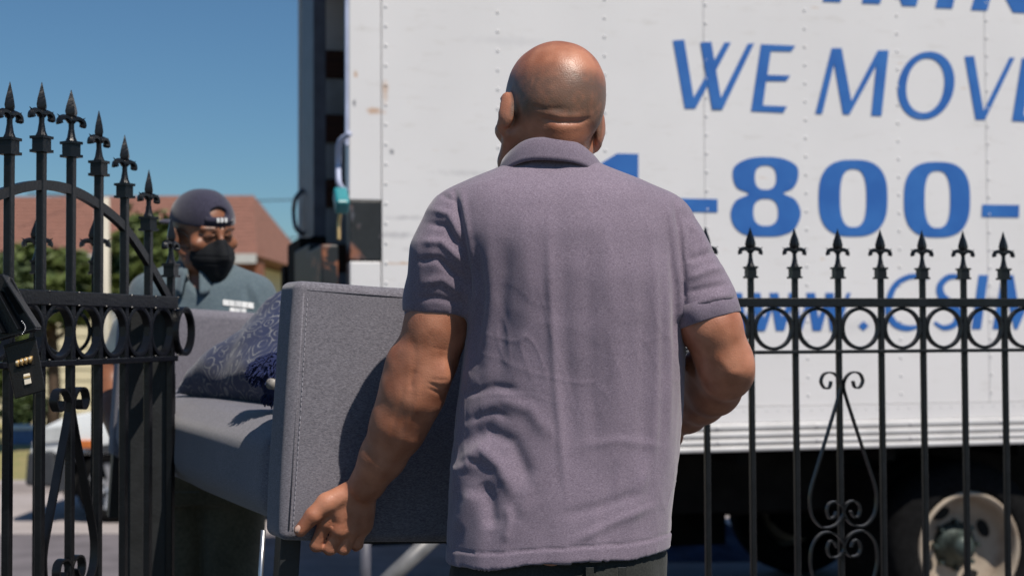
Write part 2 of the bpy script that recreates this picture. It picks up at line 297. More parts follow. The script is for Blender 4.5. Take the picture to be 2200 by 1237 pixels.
# ------------------------------------------------------------------ signed-distance modelling (bodies and clothes)
class Field:
    def __init__(s, lo, hi, h):
        s.h = h; s.lo = np.array(lo, float); s.n = np.ceil((np.array(hi) - s.lo) / h).astype(int) + 1
        s.F = np.full(s.n, .06, np.float32)
    def _box(s, lo, hi):
        a = np.clip(np.floor((np.array(lo) - s.lo) / s.h).astype(int), 0, s.n - 1); b = np.clip(np.ceil((np.array(hi) - s.lo) / s.h).astype(int) + 1, 1, s.n)
        sl = tuple(slice(a[i], b[i]) for i in range(3))
        ax = [(s.lo[i] + s.h * np.arange(a[i], b[i])).astype(np.float32) for i in range(3)]
        return sl, ax[0][:, None, None], ax[1][None, :, None], ax[2][None, None, :]
    def put(s, lo, hi, fn, k=.01, sub=False, cut=None, pad=.03):
        if not s.ok: return
        sl, X, Y, Z = s._box(np.array(lo) - pad, np.array(hi) + pad)
        d = fn(X, Y, Z)
        if cut is not None:
            p, n = cut; d = np.maximum(d, (X - p[0]) * n[0] + (Y - p[1]) * n[1] + (Z - p[2]) * n[2])
        A = s.F[sl]
        if sub: hh = np.clip(.5 - .5 * (A + d) / k, 0, 1); s.F[sl] = A * (1 - hh) + (-d) * hh + k * hh * (1 - hh)
        else: hh = np.clip(.5 + .5 * (d - A) / k, 0, 1); s.F[sl] = d * (1 - hh) + A * hh - k * hh * (1 - hh)
    ok = True
    def cone(s, a, b, ra, rb, k=.01, sub=False, cut=None):
        a = np.array(a, float); b = np.array(b, float); ab = b - a; L2 = max(ab @ ab, 1e-9); R = max(ra, rb)
        def fn(X, Y, Z):
            t = np.clip(((X - a[0]) * ab[0] + (Y - a[1]) * ab[1] + (Z - a[2]) * ab[2]) / L2, 0, 1)
            return np.sqrt((X - a[0] - ab[0] * t) ** 2 + (Y - a[1] - ab[1] * t) ** 2 + (Z - a[2] - ab[2] * t) ** 2) - (ra + (rb - ra) * t)
        s.put(np.minimum(a, b) - R, np.maximum(a, b) + R, fn, k, sub, cut)
    def chain(s, pts, k=.01):
        for (a, ra), (b, rb) in zip(pts[:-1], pts[1:]): s.cone(a, b, ra, rb, k)
    def ell(s, c, r, k=.01, rot=None, sub=False, cut=None):
        c = np.array(c, float); r = np.array(r, float); R = np.array(rot.to_3x3()).T if rot is not None else np.eye(3)
        def fn(X, Y, Z):
            x, y, z = X - c[0], Y - c[1], Z - c[2]
            q = [(R[i, 0] * x + R[i, 1] * y + R[i, 2] * z) for i in range(3)]
            k0 = np.sqrt(sum((q[i] / r[i]) ** 2 for i in range(3))); k1 = np.sqrt(sum((q[i] / r[i] ** 2) ** 2 for i in range(3))) + 1e-6
            return k0 * (k0 - 1) / k1
        m = r.max(); s.put(c - m, c + m, fn, k, sub, cut)
    def loft(s, rows, k=.01, p=2.3, cut=None):
        """rows (z, xc, yc, a, b) by descending z"""
        rows = sorted(rows); A = np.array(rows); zd = np.linspace(A[0, 0], A[-1, 0], 240); B = np.stack([zd] + [np.interp(zd, A[:, 0], A[:, c]) for c in range(1, 5)], 1)
        sg = .012 / (zd[1] - zd[0]); kr = np.exp(-.5 * (np.arange(-int(3 * sg), int(3 * sg) + 1) / sg) ** 2); kr /= kr.sum(); hw = len(kr) // 2
        for c in range(1, 5):
            e0 = 2 * B[0, c] - B[1:hw + 1, c][::-1]; e1 = 2 * B[-1, c] - B[-hw - 1:-1, c][::-1]; B[:, c] = np.convolve(np.concatenate([e0, B[:, c], e1]), kr, 'valid')
        A = B; zs = zd
        def fn(X, Y, Z):
            z = Z.ravel(); g = lambda c: np.interp(z, zs, A[:, c]).astype(np.float32)[None, None, :]
            xc, yc, a, b = g(1), g(2), g(3), g(4)
            q = (np.abs((X - xc) / a) ** p + np.abs((Y - yc) / b) ** p) ** (1 / p)
            d = (q - 1) * np.minimum(a, b)
            return np.maximum(d, np.maximum(Z - zs[-1], zs[0] - Z))
        xm = (A[:, 1] - A[:, 3]).min(), (A[:, 2] - A[:, 4]).min(), zs[0]; xM = (A[:, 1] + A[:, 3]).max(), (A[:, 2] + A[:, 4]).max(), zs[-1]
        s.put(xm, xM, fn, k, False, cut)
    def mesh(s, smooth=2):
        F = s.F; I = F < 0
        nx, ny, nz = F.shape
        c = np.zeros((nx - 1, ny - 1, nz - 1), np.uint8)
        for i in (0, 1):
            for j in (0, 1):
                for l in (0, 1): c += I[i:nx - 1 + i, j:ny - 1 + j, l:nz - 1 + l]
        act = (c > 0) & (c < 8); idx = np.argwhere(act); gi = np.full(act.shape, -1, np.int32); gi[act] = np.arange(len(idx))
        cor = [(i, j, l) for i in (0, 1) for j in (0, 1) for l in (0, 1)]
        val = {q: F[idx[:, 0] + q[0], idx[:, 1] + q[1], idx[:, 2] + q[2]].astype(np.float64) for q in cor}
        acc = np.zeros((len(idx), 3)); cnt = np.zeros(len(idx))
        for q in cor:
            for ax in range(3):
                if q[ax] == 1: continue
                q2 = list(q); q2[ax] = 1; q2 = tuple(q2); a, b = val[q], val[q2]; m = (a < 0) != (b < 0)
                t = np.where(m, a / np.where(m, a - b, 1), 0); pt = np.tile(np.array(q, float), (len(idx), 1)); pt[:, ax] = t
                acc += pt * m[:, None]; cnt += m
        V = s.lo + s.h * (idx + acc / cnt[:, None])
        faces = []
        for ax in range(3):
            sl0 = [slice(1, -1)] * 3; sl1 = [slice(1, -1)] * 3; sl0[ax] = slice(0, -1); sl1[ax] = slice(1, None)
            e = I[tuple(sl0)] != I[tuple(sl1)]; E = np.argwhere(e); ins = I[tuple(sl0)][e]
            off = np.ones(3, int); off[ax] = 0; E = E + off; u, v = [(1, 2), (2, 0), (0, 1)][ax]
            def g(du, dv):
                Q = E.copy(); Q[:, u] += du; Q[:, v] += dv; return gi[Q[:, 0], Q[:, 1], Q[:, 2]]
            q = np.stack([g(-1, -1), g(0, -1), g(0, 0), g(-1, 0)], 1); q[~ins] = q[~ins][:, ::-1]; faces.append(q)
        Fc = np.concatenate(faces); Fc = Fc[(Fc >= 0).all(1)]
        E = np.concatenate([Fc[:, [0, 1]], Fc[:, [1, 2]], Fc[:, [2, 3]], Fc[:, [3, 0]]])
        deg = np.bincount(E.ravel(), minlength=len(V)).astype(float)
        for _ in range(smooth):
            S = np.zeros_like(V)
            for ax in range(3): S[:, ax] = np.bincount(E[:, 0], V[E[:, 1], ax], len(V)) + np.bincount(E[:, 1], V[E[:, 0], ax], len(V))
            V = V * .5 + .5 * S / np.maximum(deg, 1)[:, None]
        return V, Fc
def vnormals(V, F):
    n = np.cross(V[F[:, 2]] - V[F[:, 0]], V[F[:, 3]] - V[F[:, 1]]); N = np.zeros_like(V)
    for i in range(4):
        for a in range(3): N[:, a] += np.bincount(F[:, i], n[:, a], len(V))
    return N / (np.linalg.norm(N, axis=1)[:, None] + 1e-12)
def npmesh(name, V, F):
    me = bpy.data.meshes.new(name); me.vertices.add(len(V)); me.vertices.foreach_set('co', V.astype(np.float32).ravel())
    k = F.shape[1]; me.loops.add(F.size); me.loops.foreach_set('vertex_index', F.astype(np.int32).ravel()); me.polygons.add(len(F))
    me.polygons.foreach_set('loop_start', np.arange(0, F.size, k, dtype=np.int32)); me.polygons.foreach_set('use_smooth', np.ones(len(F), bool))
    me.update(calc_edges=True); me.validate(); return me
def set_tint(me, R, G=None):
    a = me.color_attributes.new('tint', 'FLOAT_COLOR', 'POINT'); c = np.ones((len(R), 4), np.float32); c[:, 0] = R; c[:, 1] = G if G is not None else 0; c[:, 2] = 0
    a.data.foreach_set('color', c.ravel())
def vnoise(V, scale, seed=0):
    """cheap smooth value noise"""
    rs = np.random.RandomState(seed); T = rs.rand(32, 32, 32); Q = V * scale; i = np.floor(Q).astype(int); f = Q - i; f = f * f * (3 - 2 * f); out = np.zeros(len(V))
    for a in (0, 1):
        for b in (0, 1):
            for c in (0, 1):
                w_ = (f[:, 0] if a else 1 - f[:, 0]) * (f[:, 1] if b else 1 - f[:, 1]) * (f[:, 2] if c else 1 - f[:, 2])
                out += w_ * T[(i[:, 0] + a) % 32, (i[:, 1] + b) % 32, (i[:, 2] + c) % 32]
    return out - .5
def folds(px, py, L):
    """L: (list of px points, width px, amplitude m) -> displacement"""
    D = np.zeros(len(px))
    for pts, wd, amp in L:
        q = np.array(pts, float); best = np.full(len(px), 1e9); par = np.zeros(len(px)); tot = np.linalg.norm(np.diff(q, axis=0), axis=1).sum(); run = 0
        for a, b in zip(q[:-1], q[1:]):
            ab = b - a; l = np.linalg.norm(ab); t = np.clip(((px - a[0]) * ab[0] + (py - a[1]) * ab[1]) / (l * l), 0, 1)
            d = np.hypot(px - a[0] - ab[0] * t, py - a[1] - ab[1] * t); m = d < best; best[m] = d[m]; par[m] = (run + t * l)[m] / tot; run += l
        D += amp * np.exp(-(best / wd) ** 2) * np.clip(np.sin(np.clip(par, .03, .97) * PI) * 1.6, 0, 1)
    return D

exec_t0 = time.time()
# ================================================================== GROUND AND FAR SETTING
STREET = -.3
def sheet(name, x0, x1, y0, y1, z, m, n=1):
    b = MB(); b.add([(x0, y0, z), (x1, y0, z), (x1, y1, z), (x0, y1, z)], [(0, 1, 2, 3)]); o = b.build(name, m); return tag(o, kind='structure')
sheet('ground', -500, 500, -300, 900, -.33, M['dry_grass'])
M['drive'] = mat('dark_asphalt_drive', (.05, .05, .05), .9, 0, .2, 4, .5, 60)
b = MB(); b.add([(-30, -8, 0), (30, -8, 0), (30, 4.5, 0), (-30, 4.5, 0), (-30, 5.3, STREET + .02), (30, 5.3, STREET + .02)], [(0, 1, 2, 3), (3, 2, 5, 4)])
tag(b.build('driveway', M['drive']), kind='structure')
sheet('road', -60, 60, 5.25, 12.0, STREET, M['asphalt'])
sheet('parking_strip', -60, 60, 11.4, 14.3, STREET + .004, M['concrete'])
b = MB(); b.box((-60, 14.3, -.35), (60, 14.5, STREET + .12)); tag(b.build('kerb', M['concrete'], bevel=.02), kind='structure')
b = MB(); b.box((-60, 14.5, -.35), (60, 23.0, STREET + .10)); tag(b.build('lawn', M['dry_grass']), kind='structure')

# cream house with terracotta hip roof
def house():
    Y = 26.0; k = Y / FPX
    x1 = P(562, 560, Y).x; x0 = x1 - 11.0; ze = P(300, 553, Y).z; zr = P(300, 421, Y + 3.2).z
    r = thing('brick_house', 'low cream house with a broad terracotta roof behind the trees', 'house', (x0, Y, STREET))
    def pl(o): return place(o, r)
    b = MB(); b.box((x0 + .45, Y, STREET - .1), (x1 - .55, Y + 7, ze - .05)); pl(b.build('wall', M['siding']))
    me = None; z = -.15; i = 0
    while z < ze - .2:
        if me is None:
            bb = MB(); bb.add([(x0 + .44, 0, 0), (x1 - .54, 0, 0), (x1 - .54, -.012, .19), (x0 + .44, -.012, .19), (x1 - .54, -.03, 0), (x0 + .44, -.03, 0)], [(5, 4, 2, 3), (0, 1, 4, 5)]); me = bb.mesh(); me.materials.append(M['siding'])
        o = bpy.data.objects.new('siding_board', me); COL.objects.link(o); o.location = (0, Y - .001, z); pl(o); z += .2
    b = MB(); b.box((x1 - .55, Y - .05, STREET - .1), (x1 - .05, Y + .6, ze + .12)); pl(b.build('corner_pier', M['brick_red']))
    sx = P(545, 421, Y + 3.2).x
    pts = [(x0, Y - .5, ze), (x1, Y - .5, ze), (x1, Y + 7.5, ze), (x0, Y + 7.5, ze), (x0 + 1, Y + 3.2, zr), (sx, Y + 3.2, zr)]
    b = MB(); b.add(pts, [(0, 1, 5, 4), (2, 3, 4, 5), (1, 2, 5), (3, 0, 4), (0, 3, 2, 1)]); pl(b.build('roof', M['roof']))
    n = 16
    for i in range(1, n):
        f = i / n; b = None
        bb = MB(); a0 = Vector(pts[0]).lerp(Vector(pts[4]), f); a1 = Vector(pts[1]).lerp(Vector(pts[5]), f)
        bb.sweep([a0 + Vector((0, -.002, .004)), a1 + Vector((0, -.002, .004))], RECT(.012, .012)); pl(bb.build('shingle_course', M['roof']))
    b = MB(); b.box((x0, Y - .54, ze - .14), (x1, Y - .505, ze + .03)); pl(b.build('fascia', M['trim']))
    for xx in (-6.8, -5.3):
        o = MB().box((xx - .5, Y - .06, .75), (xx + .5, Y - .035, 1.9)).build('window_frame', M['trim']); pl(o)
        g = MB().box((xx - .43, Y - .075, .82), (xx + .43, Y - .063, 1.83)).build('pane', M['glass']); g.parent = o; 
    g = MB().box((P(510, 560, Y).x, Y - .04, 1.4), (P(545, 560, Y).x - .1, Y - .02, 2.35)).build('dark_window', M['glass']); pl(g)
house()
Y = 38.0; r = thing('stucco_house', 'small tan stucco building just showing beside the truck tail', 'house', (P(600, 600, Y).x, Y, STREET))
place(MB().box((P(572, 600, Y).x, Y, -.4), (P(760, 600, Y).x, Y + 8, P(600, 592, Y).z)).build('wall', M['stucco']), r)
place(MB().box((P(570, 600, Y).x, Y - .2, P(600, 592, Y).z), (P(764, 600, Y).x, Y + 8.2, P(600, 585, Y).z)).build('roof_edge', M['roof']), r)

# trees: trunk, limbs, leaf-clump crowns
def tree(name, label, px, py_top, py_bot, wpx, Y, leafm, seed, n=5000, ls=.11, trunk=True, group=None):
    rs = random.Random(seed); base = P(px, 700, Y); base.z = STREET + .1
    top = P(px, py_top, Y).z; bot = P(px, py_bot, Y).z; W = wpx * Y / FPX / 2; H = (top - bot) / 2; cz = (top + bot) / 2
    r = thing(name, label, 'tree' if trunk else 'shrub', base, group)
    b = MB()
    if trunk:
        b.tube([(0, 0, -.1), (.05, 0, .7), (-.03, .04, bot - base.z + .2), (0, 0, cz - base.z + H * .4)], .085, 8, scales=[1.3, 1, .85, .35])
        for i in range(7):
            a = rs.uniform(0, 6.28); z0 = (bot - base.z) * rs.uniform(.8, 1.2)
            b.tube([(0, 0, z0), (math.cos(a) * W * .35, math.sin(a) * W * .35, z0 + H * .5), (math.cos(a) * W * .7, math.sin(a) * W * .7, z0 + H)], .04, 6, scales=[1, .7, .3])
    else:
        for i in range(6):
            a = rs.uniform(0, 6.28); b.tube([(0, 0, -.05), (math.cos(a) * W * .4, math.sin(a) * W * .3, (top - base.z) * .6)], .02, 5, scales=[1, .4])
    b.build('trunk' if trunk else 'stem', M['bark'], r, True)
    cl = []
    for i in range(26):
        a = rs.uniform(0, 6.28); e = rs.uniform(-1, 1); rr = rs.uniform(.35, .85)
        cl.append(Vector((math.cos(a) * W * rr * math.sqrt(1 - e * e * .7), math.sin(a) * W * rr * .8, cz - base.z + e * H * .78)))
    vs = []; fs = []
    for i in range(n):
        c = rs.choice(cl); s = min(W, H) * .42
        p = c + Vector((rs.gauss(0, s * .5), rs.gauss(0, s * .5), rs.gauss(0, s * .42)))
        d = Vector((rs.gauss(0, 1), rs.gauss(0, 1), rs.gauss(0, .6))).normalized(); e = d.cross(Vector((rs.gauss(0, 1), rs.gauss(0, 1), rs.gauss(0, 1)))).normalized()
        l = ls * rs.uniform(.6, 1.3); q = len(vs); up = d.cross(e)
        vs += [p - d * l, p + e * l * .4 + up * l * .12, p + d * l, p - e * l * .4 + up * l * .12]; fs.append((q, q + 1, q + 2, q + 3))
    me = bpy.data.meshes.new('crown'); me.from_pydata(vs, [], fs); me.update(); link('crown', me, leafm, r)
tree('leafy_tree', 'bushy green tree behind the masked man, beside the pale pole', 325, 470, 668, 190, 19, M['leaf'], 1, 7000)
tree('leafy_tree', 'low yellow-green tree behind the tall spear-topped gate bars at far left', 110, 540, 690, 250, 18, M['leaf'], 2, 7000)
tree('leafy_tree', 'dark green tree at the left picture edge behind the lockbox', -30, 560, 740, 190, 17, M['leaf_dark'], 3, 5000)
tree('round_shrub', 'dark low shrub on the dry lawn at far left', 45, 850, 905, 130, 20, M['leaf_dark'], 5, 2600, .07, False)
tree('round_shrub', 'olive shrub by the cream wall above the white car', 20, 700, 850, 120, 21.5, M['leaf'], 6, 3000, .08, False)
# bin with lid behind
r = thing('storage_crate', 'small blue crate with a pale lid standing on the dry lawn', 'crate', (P(55, 930, 19.5).x, 19.5, STREET + .1))
MB().prism([(-.16, 0), (.16, 0), (.2, .2), (-.2, .2)], -.16, .16).build('crate_body', M['bin_blue'], r, bevel=.01)
MB().box((-.22, -.18, .2), (.22, .18, .25)).build('lid', M['white'], r, bevel=.01)
# poles and wires
r = thing('utility_pole', 'pale weathered pole rising behind the gate arch against the roof', 'pole', (P(222, 600, 17).x, 17, STREET))
zt = P(222, 372, 17).z - STREET
MB().tube([(-.075, 0, 0), (-.075, 0, zt)], .035, 10, scales=[1.1, .8]).build('mast', M['alu'], r, True)
MB().tube([(.02, .0, 0), (.02, 0, P(222, 425, 17).z - STREET)], .065, 12, scales=[1.1, .8]).build('post', M['pole'], r, True)
for (pa, pb, sag, lab) in (((470, 408), (700, 404), .3, 'thin black overhead cable above the house roof'), ((560, 492), (720, 468), .35, 'middle overhead cable sloping up to the truck tail'), ((560, 523), (720, 517), .3, 'lowest overhead cable with a pale insulator on it')):
    A = P(*pa, 34); B = P(*pb, 40); A = A + (A - B) * 1.2; B = B + (B - A) * .6
    pts = [A.lerp(B, i / 14) - Vector((0, 0, sag * math.sin(PI * i / 14))) for i in range(15)]
    o = MB().tube(pts, .016, 5).build('power_line', M['cable']); tag(o, lab, 'cable', 'overhead cables')
    if pa[1] == 523:
        c = MB().lathe([(.02, -.12), (.07, -.1), (.07, .1), (.02, .12)], 10, Matrix.Translation(P(583, 518, 35))).build('insulator', M['trim']); c.parent = o

# parked car on the far side of the road
def car():
    Y = 12.0; nose = P(52, 1000, Y).x; r = thing('parked_car', 'white car with dark grey lower cladding parked across the road', 'car', (nose, Y, STREET + .004))
    L, Wd = 4.25, 1.72
    up = [(.04, .60), (.10, .78), (.35, .90), (1.15, 1.03), (1.75, 1.42), (2.3, 1.52), (3.2, 1.50), (3.9, 1.12), (4.2, 1.02), (4.24, .60)]
    def loft(prof_top, z0, inset, name, m, tuck=.0):
        b = MB(); n = len(prof_top); vs = []
        for side in (0, 1):
            for (x, z) in prof_top:
                ins = inset + max(0, z - .98) * .45; y = ins if side == 0 else Wd - ins; vs.append((x, y, z))
            for (x, z) in prof_top:
                y = inset if side == 0 else Wd - inset; vs.append((x, y, z0 if z0 < z else z - .01))
        fs = []
        for s_ in (0, 1):
            o_ = s_ * 2 * n
            for i in range(n - 1): fs.append((o_ + i, o_ + i + 1, o_ + n + i + 1, o_ + n + i))
        for i in range(n - 1): fs.append((i, i + 1, 2 * n + i + 1, 2 * n + i)); fs.append((n + i, n + i + 1, 3 * n + i + 1, 3 * n + i))
        fs.append((0, n, 3 * n, 2 * n)); fs.append((n - 1, 2 * n - 1, 4 * n - 1, 3 * n - 1))
        b.add(vs, fs); return b.build(name, m, r, True, bevel=.035, seg=3)
    loft(up, .58, .02, 'body', M['car_white'])
    lo = MB(); lo.prism([(.0, .32), (.02, .60), (.25, .62), (.30, .30)], .0, Wd); lo.build('bumper', M['cladding'], r, bevel=.03)
    wx = [P(232, 1055, Y).x - nose + .02, 3.35]; R = .31
    def arch_poly():
        pts = [(.28, .25), (.28, .59), (4.2, .59), (4.2, .27)]
        for cx in (wx[1], wx[0]): pts += [(cx + .38 * math.cos(a), .29 + .38 * math.sin(a)) for a in [i * PI / 10 for i in range(11)] if True]
        return pts
    for y0, y1 in ((0.0, .06), (Wd - .06, Wd)): MB().prism(arch_poly(), y0, y1).build('side_cladding', M['cladding'], r)
    MB().box((.3, .1, .22), (4.1, Wd - .1, .58)).build('floor_pan', M['hole'], r)
    for cx in wx:
        for y0 in (.02, Wd - .2):
            f = Matrix.Translation((cx, y0, R))
            wh = MB().lathe([(.2, .15), (.2, 0), (.26, -.005), (R - .01, .02), (R, .06), (R, .14), (R - .02, .18), (.2, .18)], 32, f, 'y', cap=False).build('tyre', M['rubber'], r, True)
            rm = MB(); rm.lathe([(.015, .02), (.05, .01), (.055, .03), (.06, .09)], 16, f, 'y'); rm.lathe([(.195, .01), (.205, .01), (.205, .15), (.19, .15)], 28, f, 'y', cap=False); rm.lathe([(.06, .12), (.2, .121)], 28, f, 'y', cap=True)
            for q in range(7):
                a = q * 2 * PI / 7; rm.sweep([f @ Vector((.04 * math.cos(a), .03, .04 * math.sin(a))), f @ Vector((.2 * math.cos(a), .02, .2 * math.sin(a)))], RECT(.045, .02), up=(0, 1, 0))
            o = rm.build('rim', M['alloy'], wh)
    MB().prism([(.06, .66), (.12, .80), (.45, .84), (.42, .70)], -.004, .05).build('headlight', M['lamp_glass'], r, bevel=.01)
    MB().box((.36, -.006, .63), (.62, .03, .70)).build('side_marker', M['amber'], r, bevel=.008)
    win = [(1.28, 1.04), (1.82, 1.38), (2.5, 1.42), (2.5, 1.04)]; win2 = [(2.58, 1.04), (2.58, 1.42), (3.15, 1.40), (3.7, 1.06)]
    for wn in (win, win2):
        b = MB(); b.add([(x, .015 + (z - .98) * .45, z) for x, z in wn], [(0, 1, 2, 3)]); b.build('window', M['glass'], r)
    MB().box((1.45, -.12, 1.02), (1.62, .0, 1.14)).build('wing_mirror', M['car_white'], r, bevel=.03)
    for x in (2.2, 3.1): MB().box((x, -.015, .93), (x + .16, .02, .955)).build('door_handle', M['car_white'], r, bevel=.005)
car()

# ================================================================== MOVING TRUCK
TP0 = Vector((-.731, 6.512, STREET)); TA = math.atan(.257); TD = Vector((math.cos(TA), math.sin(TA), 0)); TN = Vector((-math.sin(TA), math.cos(TA), 0))
truck = thing('moving_truck', 'white box truck with blue moving company lettering along its side', 'truck', TP0, rot=(0, 0, TA))
def TL(px, py, depth=0.0):
    v = onplane(px, py, TP0 + TN * depth, TN) - TP0; return Vector((v.dot(TD), v.dot(TN), v.z))
def TR(px, py, s=0.0):
    """point on the rear plane (constant length position s)"""
    v = onplane(px, py, TP0 + TD * s, TD) - TP0; return Vector((v.dot(TD), v.dot(TN), v.z))
TB = MB
def stains(m, spots):
    t = m.node_tree; b = t.nodes['Principled BSDF']; tc = t.nodes.new('ShaderNodeTexCoord'); n = t.nodes.new('ShaderNodeTexNoise'); n.inputs['Scale'].default_value = 28; n.inputs['Detail'].default_value = 6; t.links.new(tc.outputs['Object'], n.inputs['Vector'])
    for (px, py, rx, rz, col, k) in spots:
        c = TL(px, py); mp = t.nodes.new('ShaderNodeMapping'); mp.vector_type = 'TEXTURE'; mp.inputs['Location'].default_value = (c.x, 0, c.z); mp.inputs['Scale'].default_value = (rx, .5, rz); t.links.new(tc.outputs['Object'], mp.inputs[0])
        ln = t.nodes.new('ShaderNodeVectorMath'); ln.operation = 'LENGTH'; t.links.new(mp.outputs[0], ln.inputs[0])
        ad = t.nodes.new('ShaderNodeMath'); ad.operation = 'MULTIPLY_ADD'; ad.inputs[1].default_value = 1.5; t.links.new(n.outputs['Fac'], ad.inputs[0]); t.links.new(ln.outputs['Value'], ad.inputs[2])
        r = ramp(t, [(.30, (k, k, k)), (.62, (0, 0, 0))]); hf = t.nodes.new('ShaderNodeMath'); hf.operation = 'MULTIPLY'; hf.inputs[1].default_value = .35; t.links.new(ad.outputs[0], hf.inputs[0]); t.links.new(hf.outputs[0], r.inputs[0])
        mx = t.nodes.new('ShaderNodeMix'); mx.data_type = 'RGBA'; t.links.new(r.outputs[0], mx.inputs[0]); t.links.new(b.inputs['Base Color'].links[0].from_socket, mx.inputs[6]); mx.inputs[7].default_value = (*col, 1); t.links.new(mx.outputs[2], b.inputs['Base Color'])
RU, GR, DK = (.50, .30, .17), (.36, .35, .37), (.10, .10, .12)
stains(M['truck'], [(806, 240, .05, .022, RU, .8), (828, 195, .02, .07, RU, .7), (842, 327, .014, .018, DK, .9), (764, 160, .012, .02, RU, .7), (761, 222, .01, .02, DK, .8), (880, 468, .12, .015, GR, .6), (850, 505, .16, .02, GR, .6), (905, 535, .10, .02, GR, .5), (880, 566, .14, .010, RU, .8), (1000, 372, .18, .02, GR, .35), (940, 610, .2, .04, GR, .4), (1380, 860, .5, .02, GR, .3), (2130, 640, .05, .015, GR, .6), (1100, 90, .25, .03, GR, .2), (1850, 700, .4, .05, GR, .2)])
zb = TL(1450, 975).z; zt = 3.75; LX = 7.4; WT = 2.42
x_post = TL(820, 300).x
seams = [x_post, TL(1513, 300).x, TL(2118, 300).x]; dsm = seams[2] - seams[1]
while seams[-1] + dsm < LX: seams.append(seams[-1] + dsm)
seams.append(LX)
z_rub = TL(1700, 862).z
for a, c in zip(seams[:-1], seams[1:]):
    MB().box((a + .0008, 0, z_rub - .02), (c - .0008, .03, zt)).build('side_panel', M['truck'], truck, bevel=.002, seg=1)
for a, c in zip(seams[1:-1], seams[1:-1]):   # lap strip under each seam
    MB().box((a - .03, .031, z_rub), (a + .03, .036, zt)).build('seam_backing', M['truck'], truck)
MB().box((0, WT - .03, zb), (LX, WT, zt)).build('far_side_wall', M['truck'], truck)
MB().box((-.02, 0, zt), (LX, WT, zt + .05)).build('roof', M['truck'], truck, bevel=.01)
MB().box((.05, .04, zb + .05), (LX, WT - .04, zb + .15)).build('cargo_floor', M['slat_wood'], truck)
MB().box((LX - .03, .031, zb + .15), (LX, WT - .031, zt)).build('front_wall', M['truck'], truck)
# wall lining seen through the open tail
yi = WT - .04
def zin(py): return onplane(722, py, TP0 + TN * yi, TN).z - STREET
per = (zin(140) - zin(278)); zc = zin(140)
ws = MB().box((.12, yi - .03, -.085), (LX - .05, yi - .002, .085)).mesh(); ws.materials.append(M['slat_wood'])
gs = MB().box((.12, yi - .015, -per / 2 + .09), (LX - .05, yi - .001, per / 2 - .09)).mesh(); gs.materials.append(M['slat_grey'])
for i in range(-5, 12):
    z = zc + per * (i * .5 if False else i) - 0
    if zb + .2 < z < zt - .1:
        o = bpy.data.objects.new('wall_slat', ws); COL.objects.link(o); o.parent = truck; o.location.z = z
        o = bpy.data.objects.new('liner_board', gs); COL.objects.link(o); o.parent = truck; o.location.z = z - per / 2
# rear frame
z430 = TL(788, 430).z; z560 = TL(788, 560).z
MB().box((-.015, -.004, z430), (x_post - .003, .12, zt)).build('rear_corner_post', M['truck'], truck, bevel=.004)
MB().box((-.012, -.003, z560), (x_post - .004, .12, z430 - .002)).build('tail_lamp_housing', M['scuffed'], truck, bevel=.006)
MB().box((-.012, -.003, zb - .02), (x_post - .004, .12, z560 - .004)).build('lower_corner_post', M['truck'], truck, bevel=.006)
MB().box((-.03, -.001, z430 + .25), (-.016, .035, zt)).build('blue_reflection_strip', M['handle_and_reflection'], truck)  # pale blue strip painted in as the blue reflection on the post edge
fy0 = TR(681, 300, 0).y; fy1 = TR(655, 300, 0).y; z515 = TR(668, 515, 0).z
MB().box((-.02, fy0, z515), (.05, fy1, zt)).build('far_corner_post', M['dark_frame'], truck, bevel=.004)
MB().box((-.03, fy0 - .02, zb - .05), (.05, fy1 + .01, z515 - .002)).build('far_lower_post', M['under'], truck)
pt = TR(700, 505, -.12)
MB().box((-.14, .02, zb - .15), (-.06, .62, TR(735, 512, -.1).z)).build('liftgate_platform', M['scuffed'], truck, bevel=.01)
MB().box((-.13, .63, zb - .15), (-.05, fy0 - .06, TR(690, 516, -.1).z)).build('liftgate_platform', M['iron_dull'], truck, bevel=.01)
MB().box((-.10, fy0 - .05, zb - .2), (-.032, fy1 + .02, TR(655, 516, -.05).z)).build('liftgate_column', M['under'], truck)
MB().box((-.12, fy1 + .025, zb - .2), (-.03, TR(625, 567, -.06).y, TR(640, 567, -.06).z)).build('liftgate_step', M['under'], truck)
hs = [(.0, TR(752, 287, -.02)), (-.06, TR(730, 306, -.06)), (-.06, TR(727, 350, -.06)), (-.06, TR(729, 396, -.06)), (.0, TR(746, 412, -.02))]
MB().tube(catmull([h[1] for h in hs], 5), .014, 8).build('grab_handle', M['handle_and_reflection'], truck, True)
hs = [TR(652, 408, -.02), TR(636, 425, -.07), TR(631, 455, -.07), TR(636, 490, -.07), TR(652, 503, -.02)]
MB().tube(catmull(hs, 5), .013, 8).build('grab_handle', M['dark_frame'], truck, True)
c = TR(733, 431, -.09); f = Matrix.Translation(c) @ Euler((math.radians(40), 0, 0)).to_matrix().to_4x4()
lt = MB().box((-.03, -.06, -.035), (.03, .06, .035), f).build('door_latch', M['cyan'], truck, bevel=.012)
MB().tube([c + Vector((0, .0, -.03)), c + Vector((-.01, .01, -.10)), c + Vector((-.01, .0, -.17))], .008, 6).build('latch_chain', M['brass'], lt)
